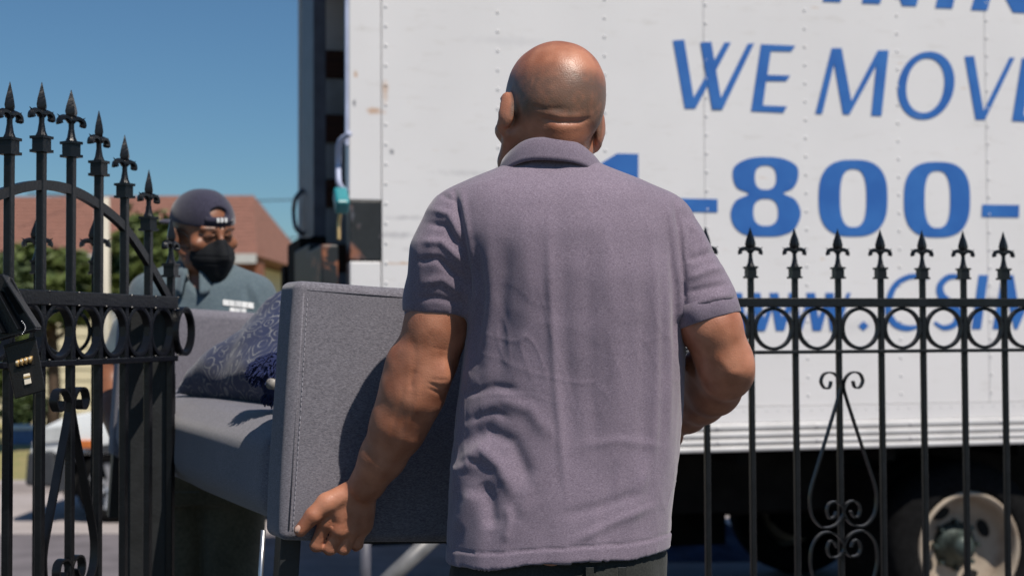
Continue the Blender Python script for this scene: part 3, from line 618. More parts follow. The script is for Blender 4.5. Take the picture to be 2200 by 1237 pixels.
# bottom rails
zr = [TL(1700, y).z for y in (862, 905, 922, 938, 953, 967)]
MB().box((x_post, -.006, zr[1]), (LX, .03, z_rub - .022)).build('lower_band', M['truck'], truck)
for i in range(1, 5):
    a = zr[i] - .003; c = zr[i + 1] + .003
    MB().prism([(0, a), (0, c), (1, c), (1, a)], 0, 1) if False else None
    bb = MB(); bb.sweep([(x_post, 0, (a + c) / 2), (LX, 0, (a + c) / 2)], [(-.03, (c - a) / 2), (.016, (c - a) / 2), (.022, (c - a) / 3.2), (.022, -(c - a) / 3.2), (.016, -(c - a) / 2), (-.03, -(c - a) / 2)], up=(0, 0, 1)); bb.build('rub_rail', M['alu'], truck, bevel=.003, seg=1)
# rivets
rv = MB(); cols = [TL(p, 300).x for p in (820, 1065, 1295, 1513, 1726, 1925, 2118)]; st = cols[-1] - cols[-2]
cols += [cols[-1] + st * i for i in range(1, 8)]
for cx in cols:
    if cx > LX - .05: continue
    z = z_rub + .03; o = .012 if cx > x_post + .02 else .02
    while z < zt - .03:
        f = Matrix.Translation((cx + o, 0, z)); rv.lathe([(.0075, .001), (.0065, -.003), (.003, -.0055)], 7, f, 'y'); z += .0915
x = x_post + .05
while x < LX:
    rv.lathe([(.006, .001), (.005, -.002), (.002, -.004)], 6, Matrix.Translation((x, -.006, z_rub - .04)), 'y'); x += .06
for cx in cols:
    if cx > LX - .05: continue
    for z in (zr[1] - .02, zr[3] - .015): rv.lathe([(.009, .002), (.008, -.004), (.003, -.007)], 7, Matrix.Translation((cx + .05, -.022, z)), 'y')
tag(rv.build('rivets', M['truck'], truck), kind='stuff')
tag(MB().box((.9, .1, .3), (1.2, .14, .55)).build('mud_flap', M['rubber'], truck), None)
# lettering: flat vinyl shapes on the side
def glyph(outlines, name='letter', dz=0):
    cu = bpy.data.curves.new('g', 'CURVE'); cu.dimensions = '2D'; cu.fill_mode = 'BOTH'; cu.extrude = .0006
    for ol in outlines:
        s = cu.splines.new('POLY'); s.points.add(len(ol) - 1)
        for i, (px, py) in enumerate(ol): q = TL(px, py); s.points[i].co = (q.x, q.z, 0, 1)
        s.use_cyclic_u = True
    o = bpy.data.objects.new('g', cu); COL.objects.link(o); bpy.context.view_layer.update()
    me = bpy.data.meshes.new_from_object(o.evaluated_get(bpy.context.evaluated_depsgraph_get())); bpy.data.objects.remove(o); bpy.data.curves.remove(cu)
    me.transform(Matrix.Translation((0, -.0032 - dz, 0)) @ Matrix.Rotation(PI / 2, 4, 'X'))
    return link(name, me, M['blue_vinyl'], truck)
C1 = lambda pts: [(1400 + x / 2.474, y / 2.474) for x, y in pts]
C2 = lambda pts: [(1400 + x / 2.75, 470 + y / 2.75) for x, y in pts]
sm = lambda pts, n=6: [(v.x, v.y) for v in catmull([(x, y, 0) for x, y in pts], n, True)]
def sell(cx, cy, a, b, p=2.0, sh=0.0, rot=0.0, n=48):
    o = []
    for i in range(n):
        t = 2 * PI * i / n; x = a * math.copysign(abs(math.cos(t)) ** (2 / p), math.cos(t)); y = b * math.copysign(abs(math.sin(t)) ** (2 / p), math.sin(t))
        x, y = x * math.cos(rot) - y * math.sin(rot), x * math.sin(rot) + y * math.cos(rot); o.append((cx + x - y * sh, cy + y))
    return o
glyph([C1([(112, 218), (172, 213), (222, 520), (385, 228), (420, 228), (232, 578), (175, 578)])])
glyph([C1([(258, 228), (315, 225), (366, 522), (508, 236), (543, 232), (375, 583), (320, 583)])], dz=.0016)
Ep = [(580, 237), (762, 245), (742, 275), (632, 273), (614, 400), (735, 403), (715, 432), (607, 432), (590, 562), (718, 567), (700, 600), (527, 592)]
glyph([C1(Ep)])
glyph([C1([(955, 258), (1008, 258), (1060, 538), (1200, 270), (1258, 270), (1220, 617), (1165, 615), (1192, 350), (1050, 610), (1015, 608), (968, 340), (905, 606), (868, 606)])])
glyph([C1(sell(1457, 456, 150, 180, 2.05, .10)), C1(sell(1453, 456, 100, 146, 2.1, .0, .16))])
glyph([C1([(1662, 302), (1712, 300), (1762, 590), (1900, 308), (1928, 308), (1770, 637), (1720, 637)])])
glyph([C1([(x + 1386 + (y - 237) * .0, 310 + (y - 237) * .94) for x, y in Ep])])
glyph([[(1325, 330), (1371, 331), (1371, 505), (1320, 504), (1320, 374), (1282, 392), (1280, 358)]])
glyph([[(1438, 426), (1541, 428), (1541, 456), (1438, 454)]])
glyph([C1(sm([(605, 835), (700, 845), (770, 885), (776, 950), (750, 1000), (700, 1028), (762, 1062), (791, 1135), (760, 1215), (690, 1250), (605, 1256), (500, 1248), (440, 1205), (419, 1135), (445, 1068), (515, 1030), (455, 1000), (431, 945), (440, 885), (510, 845)])), C1(sell(604, 944, 57, 65, 2.5)), C1(sell(605, 1128, 66, 73, 2.5))])
glyph([C1(sell(1069, 1053, 183, 203, 2.75)), C1(sell(1070, 1053, 70, 155, 2.7))])
glyph([C1(sell(1515, 1061, 176, 200, 2.75)), C1(sell(1517, 1060, 68, 152, 2.7))])
glyph([C1([(1755, 1088), (1952, 1090), (1950, 1155), (1752, 1152)])])
for x0 in (480, 695, 912):
    glyph([C2([(x0, 437), (x0 + 52, 437), (x0 + 72, 585), (x0 + 128, 437), (x0 + 150, 437), (x0 + 88, 660), (x0 + 38, 660)])])
    glyph([C2([(x0 + 112, 437), (x0 + 160, 437), (x0 + 180, 590), (x0 + 240, 437), (x0 + 262, 437), (x0 + 190, 660), (x0 + 142, 660)])], dz=.0016)
glyph([C2([(1250, 603), (1280, 632), (1250, 661), (1220, 632)])])
def stroke(path, ws_):
    p = catmull([(x, y, 0) for x, y in path], 6); w_ = np.interp(np.linspace(0, 1, len(p)), np.linspace(0, 1, len(ws_)), ws_); L = []; R_ = []
    for i in range(len(p)):
        t = (p[min(i + 1, len(p) - 1)] - p[max(i - 1, 0)]).normalized(); n = Vector((-t.y, t.x, 0)) * w_[i] / 2; L.append(p[i] + n); R_.append(p[i] - n)
    return [(v.x, v.y) for v in L + R_[::-1]]
glyph([C2(stroke([(1632, 352), (1580, 338), (1510, 345), (1440, 390), (1403, 470), (1400, 560), (1440, 622), (1510, 645), (1580, 632)], [14, 26, 30, 34, 38, 40, 38, 34, 12]))])
glyph([C2(stroke([(1838, 360), (1800, 340), (1745, 348), (1703, 395), (1712, 455), (1768, 505), (1808, 555), (1790, 620), (1725, 642), (1668, 610)], [10, 26, 34, 40, 46, 50, 44, 36, 28, 14]))])
glyph([C2([(1930, 332), (1986, 332), (1944, 650), (1888, 650)])])
glyph([C2([(2068, 332), (2135, 332), (2172, 555), (2262, 332), (2322, 332), (2290, 650), (2222, 650), (2245, 450), (2160, 650), (2140, 650), (2095, 445), (2055, 650), (2012, 650)])])
def bar(x0, x1, y, dx=55, h=260): return C1([(x0, y), (x1, y + 3), (x1 + dx, y - h), (x0 + dx, y - h)])
glyph([bar(908, 1003, 10)])
glyph([C1([(1115, 20), (1212, 23), (1262, -150), (1330, 33), (1405, 35), (1470, -230), (1360, -230), (1330, -110), (1270, -230), (1175, -232)])])
glyph([bar(1506, 1597, 44)])
glyph([C1([(1695, 55), (1782, 58), (1825, -110), (1918, 68), (2010, 72), (2075, -190), (1985, -190), (1955, -60), (1880, -190), (1765, -195)])])
# underbody, wheels, cab
b = MB()
for yy in (.72, 1.62): b.box((.1, yy, .62), (9.0, yy + .08, .93))
b.build('frame_rail', M['under'], truck)
for i in range(9): MB().box((.35 + i * .8, .15, .93), (.43 + i * .8, WT - .15, zb - .002)).build('cross_member', M['under'], truck)
xw = TL(2083, 1195, .17).x
MB().box((xw - .1, .35, .42), (xw + .1, 2.1, .60)).build('rear_axle', M['under'], truck, bevel=.03)
MB().lathe([(.08, -.2), (.2, -.12), (.22, 0), (.2, .12), (.08, .2)], 16, Matrix.Translation((xw, 1.2, .52)), 'y').build('differential', M['under'], truck, True)
def wheel(cx, y0, outer, parent, R=.455):
    f = Matrix.Translation((cx, y0, R)); s = 1 if outer else -1; f = f @ Matrix.Diagonal((1, s, 1, 1))
    ty = MB().lathe([(.298, .04), (.298, .0), (.33, -.01), (.42, .0), (R - .015, .03), (R, .06), (R, .20), (R - .02, .24), (.3, .25), (.298, .2)], 56, f, 'y', cap=False).build('wheel', M['rubber'], parent, True)
    rm = MB(); rm.lathe([(.299, .002), (.294, -.010), (.282, -.012), (.270, .0), (.262, .03), (.256, .11), (.235, .125), (.16, .15), (.10, .15)], 56, f, 'y', cap=False); o = rm.build('rim', M['rim'], ty, True)
    for q in range(4):
        a = q * 2 * PI / 4 + .45; g = f @ Matrix.Translation((.188 * math.cos(a), .136, .188 * math.sin(a))) @ Matrix.Rotation(-a, 4, 'Y') @ Matrix.Diagonal((.75, 1, 1.35, 1))
        MB().lathe([(.037, -.008), (.038, .01)], 18, g, 'y').build('rim_hole', M['hole'], ty)
    MB().lathe([(.21, .155), (.21, .30)], 24, f, 'y').build('brake_drum', M['under'], ty, True)
    hb = MB(); hb.lathe([(.02, .02), (.055, .03), (.065, .06), (.07, .10), (.10, .12), (.125, .146)], 24, f, 'y'); o = hb.build('hub', M['hub'], ty, True)
    for q in range(8):
        a = q * 2 * PI / 8; g = f @ Matrix.Translation((.125 * math.cos(a), .11, .125 * math.sin(a))); MB().lathe([(.014, 0), (.014, .04)], 6, g, 'y').build('wheel_nut', M['hub'], ty)
wheel(xw, .17, True, truck); wheel(xw, .72, False, truck); wheel(xw, WT - .06, False, truck)
wheel(9.1, .1, True, truck); wheel(9.1, WT - .1, False, truck)
q = TL(1940, 1172, .25); MB().box((q.x - .045, .22, .12), (q.x + .045, .30, q.z)).build('bracket', M['alu'], truck, bevel=.01)
MB().box((q.x - .09, .3, .05), (q.x - .07, .75, .85)).build('mud_flap', M['rubber'], truck)
MB().box((2.1, 1.75, .28), (xw - .7, 2.3, .95)).build('underbody_occluder', M['under'], truck, bevel=.01)  # dark far-side box, added to hide the sunlit ground beyond the truck
MB().box((xw + .75, 1.75, .30), (8.2, 2.3, .97)).build('fuel_tank', M['under'], truck, bevel=.06)
MB().box((.25, 1.8, .35), (2.0, 2.25, .9)).build('tail_occluder', M['under'], truck, bevel=.02)  # second added far-side box, shuts out bright ground behind the tail
MB().tube([(xw - .8, 1.3, .7), (xw, 1.2, .55)], .05, 10).build('drive_shaft', M['under'], truck)
MB().lathe([(.1, -.4), (.15, -.38), (.15, .38), (.1, .4)], 18, Matrix.Translation((2.6, .95, .72)) @ Matrix.Rotation(PI / 2, 4, 'Z'), 'y').build('air_tank', M['under'], truck, True)
cb = MB(); cb.prism([(7.6, .75), (7.6, 2.75), (8.6, 2.85), (9.3, 1.9), (10.3, 1.55), (10.4, .55), (9.7, .55), (9.55, .95), (9.1, 1.12), (8.65, .95), (8.5, .6)], .12, WT - .12); cb.build('cab', M['truck'], truck, bevel=.06)
MB().prism([(7.9, 1.8), (7.9, 2.5), (8.5, 2.6), (9.1, 1.85)], .105, .118).build('cab_window', M['glass'], truck)
MB().box((10.25, .1, .45), (10.5, WT - .1, .75)).build('front_bumper', M['chrome'], truck, bevel=.03)

# things under and behind the truck
def heap(name, label, cat, c, sx, sy, h, m, seed):
    n = 26; vs = []; fs = []
    for i in range(n):
        for j in range(n):
            u = -1 + 2 * i / (n - 1); v = -1 + 2 * j / (n - 1); rr = min(1, math.hypot(u, v)); vs.append((u * sx, v * sy, h * (1 - rr) ** 1.0))
    V = np.array(vs); V[:, 2] = np.maximum(.005, V[:, 2] * (1 + 1.1 * vnoise(V + 5, 6, seed)) + .03 * vnoise(V + 9, 14, seed))
    F = np.array([(i * n + j, (i + 1) * n + j, (i + 1) * n + j + 1, i * n + j + 1) for i in range(n - 1) for j in range(n - 1)])
    me = npmesh(name, V, F); o = link(name, me, m); o.location = c; return tag(o, label, cat)
g = P(1475, 1120, 10.4); g.z = STREET
heap('moving_blanket', 'heap of navy moving blankets on the shaded ground behind the truck', 'blanket', g + Vector((.05, 0, 0)), .62, .5, P(1475, 1112, 10.4).z - STREET + .02, M['blue_pad'], 3)
q = P(1468, 1085, 10.2); r = thing('broom', 'white-tipped broom stick upright among the blankets behind the truck', 'broom', (q.x, 10.2, STREET))
MB().tube([(0, 0, .04), (0, 0, P(1468, 1128, 10.2).z - STREET)], .022, 8).build('stick', M['blue_pad'], r)
MB().tube([(0, 0, P(1468, 1128, 10.2).z - STREET + .001), (0, 0, q.z - STREET)], .027, 10).build('tip', M['white'], r)
MB().box((-.16, -.05, 0), (.16, .05, .06)).build('head', M['under'], r)
# hand truck leaning between truck tail and sofa
A = P(785, 1160, 5.6); r = thing('hand_truck', 'grey steel tube hand truck standing under the sofa end', 'hand truck', (A.x, 5.6, STREET))
W_ = lambda px, py, Y: P(px, py, Y) - Vector((A.x, 5.6, STREET))
MB().tube([W_(785, 1130, 5.6), W_(785, 1240, 5.6), (W_(785, 1240, 5.6).x, 0, .05)], .022, 10).build('upright', M['dark_frame'], r, True)
MB().tube([W_(935, 1150, 5.5), W_(842, 1237, 5.5), W_(700, 1372, 5.5)], .033, 10).build('brace', M['grey_steel'], r, True)
MB().box((-.3, -.12, 0), (.35, .15, .02)).build('toe_plate', M['chrome'], r)
# ================================================================== IRON FENCE AND GATE
FS = .1207
def finial_mesh():
    """origin at the bar's top; spear blade, two hooked arms, neck, square collar"""
    b = MB()
    b.box((-.0115, -.0115, -.004), (.0115, .0115, .020)); b.box((-.0145, -.0145, -.006), (.0145, .0145, -.001)); b.box((-.0145, -.0145, .0185), (.0145, .0145, .0235))
    b.lathe([(.011, .0236), (.0075, .032), (.005, .048), (.0052, .058), (.0085, .062), (.0085, .066), (.005, .070)], 10)
    # blade, diamond section
    zs = [(.066, .005, .004), (.072, .0125, .008), (.079, .0145, .0095), (.091, .0115, .008), (.105, .0062, .0048), (.121, .0006, .0006)]
    vs = []; fs = []
    for z, a, t in zs: vs += [(-a, 0, z), (0, -t, z), (a, 0, z), (0, t, z)]
    for i in range(len(zs) - 1):
        for q in range(4): fs.append((i * 4 + q, i * 4 + (q + 1) % 4, i * 4 + 4 + (q + 1) % 4, i * 4 + 4 + q))
    fs += [(3, 2, 1, 0), tuple(len(vs) - 4 + q for q in range(4))]; b.add(vs, fs)
    for s in (-1, 1):
        pts = catmull([(s * .002, 0, .060), (s * .009, 0, .0665), (s * .018, 0, .0675), (s * .0255, 0, .0640), (s * .0275, 0, .0580), (s * .0265, 0, .0545)], 4)
        n = len(pts); b.sweep(pts, [(.0046 * math.cos(t), .0058 * math.sin(t)) for t in [i * PI / 3 for i in range(6)]], up=(0, 1, 0), scales=[1.15 if i < n * .5 else 1.15 + .45 * (i / n - .5) for i in range(n)])
        b.sweep([(s * .024, 0, .066), (s * .0330, 0, .0720)], [(.002, 0), (0, .003), (-.002, 0), (0, -.003)], up=(0, 1, 0), scales=[1.3, .2])
    me = b.mesh('finial'); me.materials.append(M['iron']); return me
FIN = finial_mesh()
def smooth_angle(o, ang=35):
    me = o if isinstance(o, bpy.types.Mesh) else o.data
    me.polygons.foreach_set('use_smooth', [True] * len(me.polygons)); me.set_sharp_from_angle(angle=math.radians(ang))
smooth_angle(FIN, 30)
def ring_mesh(R, w, t):
    b = MB(); pts = [(R * math.cos(a), 0, R * math.sin(a)) for a in [2 * PI * i / 36 for i in range(36)]]
    b.sweep(pts, [(-w / 2, -t / 2), (-w / 2, t / 2 ), (0, t / 2 + .001), (w / 2, t / 2), (w / 2, -t / 2), (0, -t / 2 - .001)], up=(0, 1, 0), closed=True); me = b.mesh('ring'); me.materials.append(M['iron']); smooth_angle(me, 50); return me
def bar_mesh(h, w=.016):
    b = MB(); e = w / 2; c = .0018
    prof = [(-e + c, -e), (e - c, -e), (e, -e + c), (e, e - c), (e - c, e), (-e + c, e), (-e, e - c), (-e, -e + c)]
    b.add([(x, y, 0) for x, y in prof] + [(x, y, h) for x, y in prof], [tuple(range(8))[::-1], tuple(range(8, 16))] + [(i, (i + 1) % 8, (i + 1) % 8 + 8, i + 8) for i in range(8)])
    me = b.mesh('bar'); me.materials.append(M['iron']); return me
ORN = [(-.023, .334), (-.026, .352), (-.042, .349), (-.054, .362), (-.050, .384), (-.030, .398), (-.010, .384), (-.006, .36)]
def ornament(parent, x0, zc, ysh=0, wd=.012):
    """mirrored scroll pair: curls at the top, teardrop legs, double curls round the middle"""
    k = .00046
    cc = lambda pts: [((x - 1045) * k, (1040 - y) * k) for x, y in pts]
    tear = cc([(978, 232), (968, 266), (938, 268), (918, 232), (938, 192), (985, 186), (1022, 215), (1036, 262), (1020, 325), (984, 430), (937, 565), (889, 700), (850, 815), (842, 885), (855, 960), (895, 1012), (940, 1028), (1000, 1012), (1040, 962), (1038, 920), (1003, 890), (960, 898), (944, 935), (958, 975), (985, 972), (1002, 942)])
    for sx in (-1, 1):
        for sz in (-1, 1):
            pts = catmull([(x0 + sx * -x, ysh, zc + sz * z) for x, z in [(a, b_) for a, b_ in tear]], 5)
            b = MB(); b.sweep(pts, RECT(.0045, wd), up=(0, 1, 0)); o = b.build('scroll', M['iron'], parent); smooth_angle(o, 50)
Y0f = 3.379; FA = math.atan(.277); FD = Vector((math.cos(FA), math.sin(FA), 0)); FN = Vector((-math.sin(FA), math.cos(FA), 0)); FP = Vector((0, Y0f, 0))
d1613 = .6175
def fence(label, i0, i1, orn_at, ends):
    org = FP + FD * (d1613 + FS * i0); r = thing('iron_fence', label, 'fence', org, rot=(0, 0, FA)); n = i1 - i0
    bm_ = bar_mesh(1.436 - .06, .0138); rg = ring_mesh(.0500, .008, .012)
    xa, xb = -(FS * .5 if ends[0] else .03), n * FS + (FS * .5 if ends[1] else .03)
    for i in range(n + 1):
        o = bpy.data.objects.new('picket', bm_); COL.objects.link(o); o.parent = r; o.location = (i * FS, 0, .06); o.rotation_euler = (0, 0, 0)
        f = bpy.data.objects.new('finial', FIN); COL.objects.link(f); f.parent = r; f.location = (i * FS, 0, 1.436); f.rotation_euler = (0, 0, random.uniform(-.06, .06))
        if i < n or ends[1]:
            g = bpy.data.objects.new('ring', rg); COL.objects.link(g); g.parent = r; g.location = (i * FS + FS / 2, 0, 1.304)
        for zz in (1.304, 1.378, 1.245): pass
    MB().box((xa, -.016, 1.358), (xb, .016, 1.381)).build('top_rail', M['iron'], r, bevel=.002)
    MB().box((xa, -.014, 1.241), (xb, .014, 1.250)).build('lower_rail', M['iron'], r, bevel=.0015)
    MB().box((xa, -.016, .12), (xb, .016, .14)).build('bottom_rail', M['iron'], r, bevel=.002)
    for k in orn_at: ornament(r, k * FS, .80, -.014)
    if ends[0]: MB().box((xa - .05, -.025, 0), (xa, .025, 1.42)).build('end_post', M['iron'], r, bevel=.003)
    return r
fence('black spear-topped iron fence with a row of rings, right of the man', -3, 11, (5,), (True, False))
nl = round((.595 / .9636 - (-.887 / .9636)) / FS)
fence('black iron fence section behind the open gate at far left', -nl - 7, -nl, (2,), (False, False))
r = thing('gate_post', 'thick square black gate post beside the grey sofa', 'post', FP + FD * 0, rot=None)
pc = P(309, 700, 3.20); r.location = (pc.x, 3.20, 0); r.rotation_euler = (0, 0, FA)
MB().box((-.052, -.04, 0), (.052, .05, 1.366)).build('post_tube', M['iron_dull'], r, bevel=.004)
MB().box((-.056, -.044, 1.367), (.056, .054, 1.376)).build('post_cap', M['iron_dull'], r, bevel=.002)
for z in (.25, 1.12): MB().tube([(.058, -.03, z), (.058, -.03, z + .09)], .011, 10).build('hinge', M['iron_dull'], r, True)

GA = math.atan(4.25); GD = Vector((math.cos(GA), math.sin(GA), 0)); GN = Vector((-math.sin(GA), math.cos(GA), 0))
us = [18, 90, 157, 217, 270, 320, 367]; gp = []
for p in us:
    u = (p - 1100) / FPX; y = 6.41 / (1 - 4.25 * u) * .995; gp.append(Vector((u * y, y, 0)))
gs_ = (gp[-1] - gp[0]).length / 6; gorg = gp[-1]
gate = thing('iron_gate', 'tall black arched iron gate swung open toward the camera at left', 'gate', gorg, rot=(0, 0, GA))
tips = {0: 1.746, -1: 1.7, 1: 1.763, 2: 1.766, 3: 1.741, 4: 1.706, 5: 1.645, 6: 1.549, -2: 1.64, -3: 1.55}
arcz = {6: 1.378, 5: 1.462, 4: 1.530, 3: 1.568, 2: 1.589, 1: 1.589, 0: 1.568, -1: 1.53, -2: 1.46, -3: 1.378}
ringm = ring_mesh(.0505, .009, .016)
for i in range(-3, 7):
    x = (i - 6) * gs_; t = tips[i] - .119; me = bar_mesh(t - .06, .0152)
    o = link('picket', me, M['iron'], gate); o.location = (x, 0, .06)
    f = bpy.data.objects.new('finial', FIN); COL.objects.link(f); f.parent = gate; f.location = (x, 0, t); f.rotation_euler = (random.uniform(-.01, .01), 0, random.uniform(-.35, .1)); f.scale = (1.06, 1.06, 1.04)
    if i < 6:
        o = bpy.data.objects.new('ring', ringm); COL.objects.link(o); o.parent = gate; o.location = (x + gs_ / 2, 0, 1.304)
o = bpy.data.objects.new('ring', ringm); COL.objects.link(o); o.parent = gate; o.location = (.0 + gs_ * .35, -.012, 1.304); o.scale = (.8, 1, 1)
x0 = -9 * gs_ - .012
for (za, zc_, nm) in ((1.353, 1.381, 'top_rail'), (1.238, 1.250, 'lower_rail'), (.16, .19, 'bottom_rail')):
    MB().box((x0, -.012, za), (.014, .012, zc_)).build(nm, M['iron'], gate, bevel=.002)
pts = catmull([((i - 6) * gs_, 0, arcz[i] - .012) for i in range(-3, 7)], 6)
MB().sweep(pts, RECT(.018, .012), up=(0, 1, 0)).build('arch_bar', M['iron'], gate)
ornament(gate, -4 * gs_, .80, 0, .017)
wl = MB()
for i in range(-3, 7):
    for z in (1.379, 1.251, 1.354): wl.lathe([(.0025, -.001), (.0032, 0), (.002, .0018)], 6, Matrix.Translation(((i - 6) * gs_ + .011, -.012, z)))
tag(wl.build('weld_beads', M['iron'], gate), kind='stuff')

# key lockbox hanging open on the gate
Yl = 2.42; A = P(50, 700, Yl)
lb = thing('key_lockbox', 'black key lockbox with four brass dials hanging open on the gate bars', 'lockbox', A)
L_ = lambda px, py, dy=0: P(px, py, Yl + dy) - A
def slab(pts, d0, d1): 
    b = MB(); n = len(pts); b.add([L_(x, y, d0) for x, y in pts] + [L_(x, y, d1) for x, y in pts], [tuple(range(n)), tuple(range(2 * n - 1, n - 1, -1))] + [(i, i + n, (i + 1) % n + n, (i + 1) % n) for i in range(n)]); return b
slab([(8, 742), (77, 723), (99, 838), (32, 857)], 0, .018).build('dial_plate', M['lock_black'], lb, bevel=.002)
slab([(7, 741), (76, 722), (78, 727), (9, 746)], -.004, .0).build('plate_lip', M['iron'], lb, bevel=.001)
slab([(33, 773), (72, 762), (75, 782), (36, 793)], -.001, .001).build('dial_window', M['hole'], lb)
for i in range(4):
    x = 39 + i * 9.2; y = 780 - i * 2.6; c = L_(x, y, -.002)
    q = MB().tube([c + Vector((-.0024, 0, .0006)), c + Vector((.0024, 0, 0))], .0062, 12).build('dial_wheel', M['brass'], lb, True)
    MB().box(tuple(c + Vector((-.0018, -.0064, .001))), tuple(c + Vector((.0018, -.0060, .0042)))).build('dial_mark', M['ivory'], q)
slab([(50, 804), (64, 801), (68, 823), (53, 827)], -.004, 0).build('release_button', M['ivory'], lb, bevel=.001)
slab([(50, 809), (65, 806), (65.6, 810), (51, 813)], -.0052, -.0041).build('button_mark', M['brass'], lb)
case = slab([(-70, 600), (8, 588), (28, 598), (84, 704), (78, 712), (-20, 735)], .0, .02).build('case_back', M['lock_black'], lb, bevel=.002)
for pa, pb, nm in (((10, 592), (82, 704), 'case_wall'), ((82, 706), (-15, 733), 'case_wall'), ((0, 625), (45, 708), 'case_wall'), ((-30, 640), (10, 716), 'case_wall')):
    MB().sweep([L_(*pa, -.012), L_(*pb, -.012)], RECT(.0035, .03), up=(0, 1, 0)).build(nm, M['iron'], lb, bevel=.001)
slab([(6, 618), (26, 612), (56, 668), (40, 676)], -.002, .0).build('key_tray', M['hole'], lb)
for i in range(9):
    t = i / 8; c = L_(47 + 8 * math.sin(t * 3), 690 + 27 * t, -.03); MB().lathe([(.0002, -.0016), (.0015, 0), (.0002, .0016)], 8, Matrix.Translation(c)).build('chain_bead', M['chrome'], lb, True)

# ================================================================== SOFA
Ys = 2.42; S0 = P(601, 1163, Ys); SL = ray(-373, 690).normalized(); SW0 = SL.cross(Vector((0, 0, 1))).normalized(); SU0 = SW0.cross(SL).normalized()
ra = math.radians(3.6); SW = SW0 * math.cos(ra) - SU0 * math.sin(ra); SU = SU0 * math.cos(ra) + SW0 * math.sin(ra)
SM = Matrix(((SW.x, SL.x, SU.x, S0.x), (SW.y, SL.y, SU.y, S0.y), (SW.z, SL.z, SU.z, S0.z), (0, 0, 0, 1)))
sofa = thing('sofa', 'grey two-seat sofa carried between the two men', 'sofa', S0); sofa.rotation_euler = SM.to_euler()
def SLoc(px, py, x=None, y=None, z=None):
    """photo pixel onto a plane of the sofa's own frame"""
    if y is not None: n = SL; p0 = S0 + SL * y
    elif x is not None: n = SW; p0 = S0 + SW * x
    else: n = SU; p0 = S0 + SU * z
    return SM.inverted() @ onplane(px, py, p0, n)
HA = SLoc(640, 603, y=0).z; WA = .74; LS = 1.70; TA_ = .095
print('sofa arm height', HA, 'seat', SLoc(560, 936, x=0))
def rbox(lo, hi, name, m, rad=.022, parent=None, puff=0, seed=0):
    b = MB(); b.box(lo, hi); o = b.build(name, m, parent or sofa, True, bevel=rad, seg=4)
    return o
def soft_box(lo, hi, name, m, parent, rad=.03, puff=.008, seed=1, res=.02):
    """upholstered block: rounded, slightly uneven faces"""
    lo = np.array(lo); hi = np.array(hi); c = (lo + hi) / 2; h = (hi - lo) / 2; bm = bmesh.new(); bmesh.ops.create_cube(bm, size=2)
    me = bpy.data.meshes.new(name); n = [max(2, int(round(2 * h[i] / res))) for i in range(3)]; bm.free()
    vs = []; fs = []; idx = {}
    axs = []
    for i in range(3):
        ed = [rad * (1 - math.tan(math.radians(45 - 11.25 * t))) for t in range(5)]
        left = [-h[i] + e_ for e_ in ed]; mid = list(np.linspace(-h[i] + rad, h[i] - rad, max(2, n[i]) + 1))[1:-1]
        axs.append(np.array(left + mid + [-x for x in left[::-1]]) / h[i])
    def vid(p):
        k = tuple(np.round(p, 6))
        if k not in idx: idx[k] = len(vs); vs.append(k)
        return idx[k]
    for ax in range(3):
        u, v = (ax + 1) % 3, (ax + 2) % 3
        for s in (-1, 1):
            for i in range(len(axs[u]) - 1):
                for j in range(len(axs[v]) - 1):
                    q = []
                    for di, dj in ((0, 0), (1, 0), (1, 1), (0, 1)):
                        p = np.zeros(3); p[ax] = s; p[u] = axs[u][i + di]; p[v] = axs[v][j + dj]; q.append(vid(p))
                    fs.append(q if s > 0 else q[::-1])
    V = np.array(vs) * h; inner = np.clip(V, -(h - rad), (h - rad)); d = V - inner; L = np.linalg.norm(d, axis=1)
    for ax in range(3):   # cluster edge rows into the rounding
        pass
    V = np.where(L[:, None] > 1e-6, inner + d / np.maximum(L, 1e-9)[:, None] * np.minimum(L, rad)[:, None], V)
    on = np.abs(np.array(vs)); 
    for ax in range(3):
        u, v = (ax + 1) % 3, (ax + 2) % 3; m_ = (on[:, ax] > .9999) & (on[:, u] < .9999) & (on[:, v] < .9999)
        V[m_, ax] += np.sign(np.array(vs)[m_, ax]) * puff * (1 - on[m_, u] ** 4) * (1 - on[m_, v] ** 4)
    V = V + c; V += (vnoise(V + 3, 7, seed)[:, None]) * np.sign(V - c) * .003
    me = npmesh(name, V, np.array(fs)); return link(name, me, m, parent)
soft_box((0, 0, 0), (WA, TA_, HA), 'near_arm', M['sofa'], sofa, .014, .003, 1, .0125)
soft_box((.01, LS - TA_, 0.0), (WA, LS, HA - .025), 'far_arm', M['sofa'], sofa, .022, .004, 2)
zs_ = HA - .25
soft_box((.006, TA_ + .002, .012), (WA - .19, LS - TA_ - .002, zs_), 'seat', M['sofa'], sofa, .060, .010, 3)
soft_box((WA - .185, TA_ + .003, .014), (WA - .002, LS - TA_ - .003, HA + .03), 'backrest', M['sofa'], sofa, .035, .008, 4)
def piping(pts, name='piping', r=.0016): MB().tube(pts, r, 6).build(name, M['sofa'], sofa, True)
def stitch_line(pts, gap=.0085, ln=.005):
    pts = [Vector(p) for p in pts]; b = MB()
    for a, c in zip(pts[:-1], pts[1:]):
        d = (c - a); n = int(d.length / gap); d.normalize()
        for i in range(n):
            p = a + d * (i * gap + .001); b.tube([p, p + d * ln], .0007, 4)
    tag(b.build('stitching', M['thread'], sofa), kind='stuff')
e = .0145; yf = -.0026
piping([(e, yf + .003, .02), (e, yf + .002, HA - .02)]); piping([(.02, yf + .003, HA - e), (WA - .02, yf + .002, HA - e)])
stitch_line([(e + .007, -.0015, .02), (e + .007, -.0035, HA * .5), (e + .007, -.0015, HA - e - .008)])
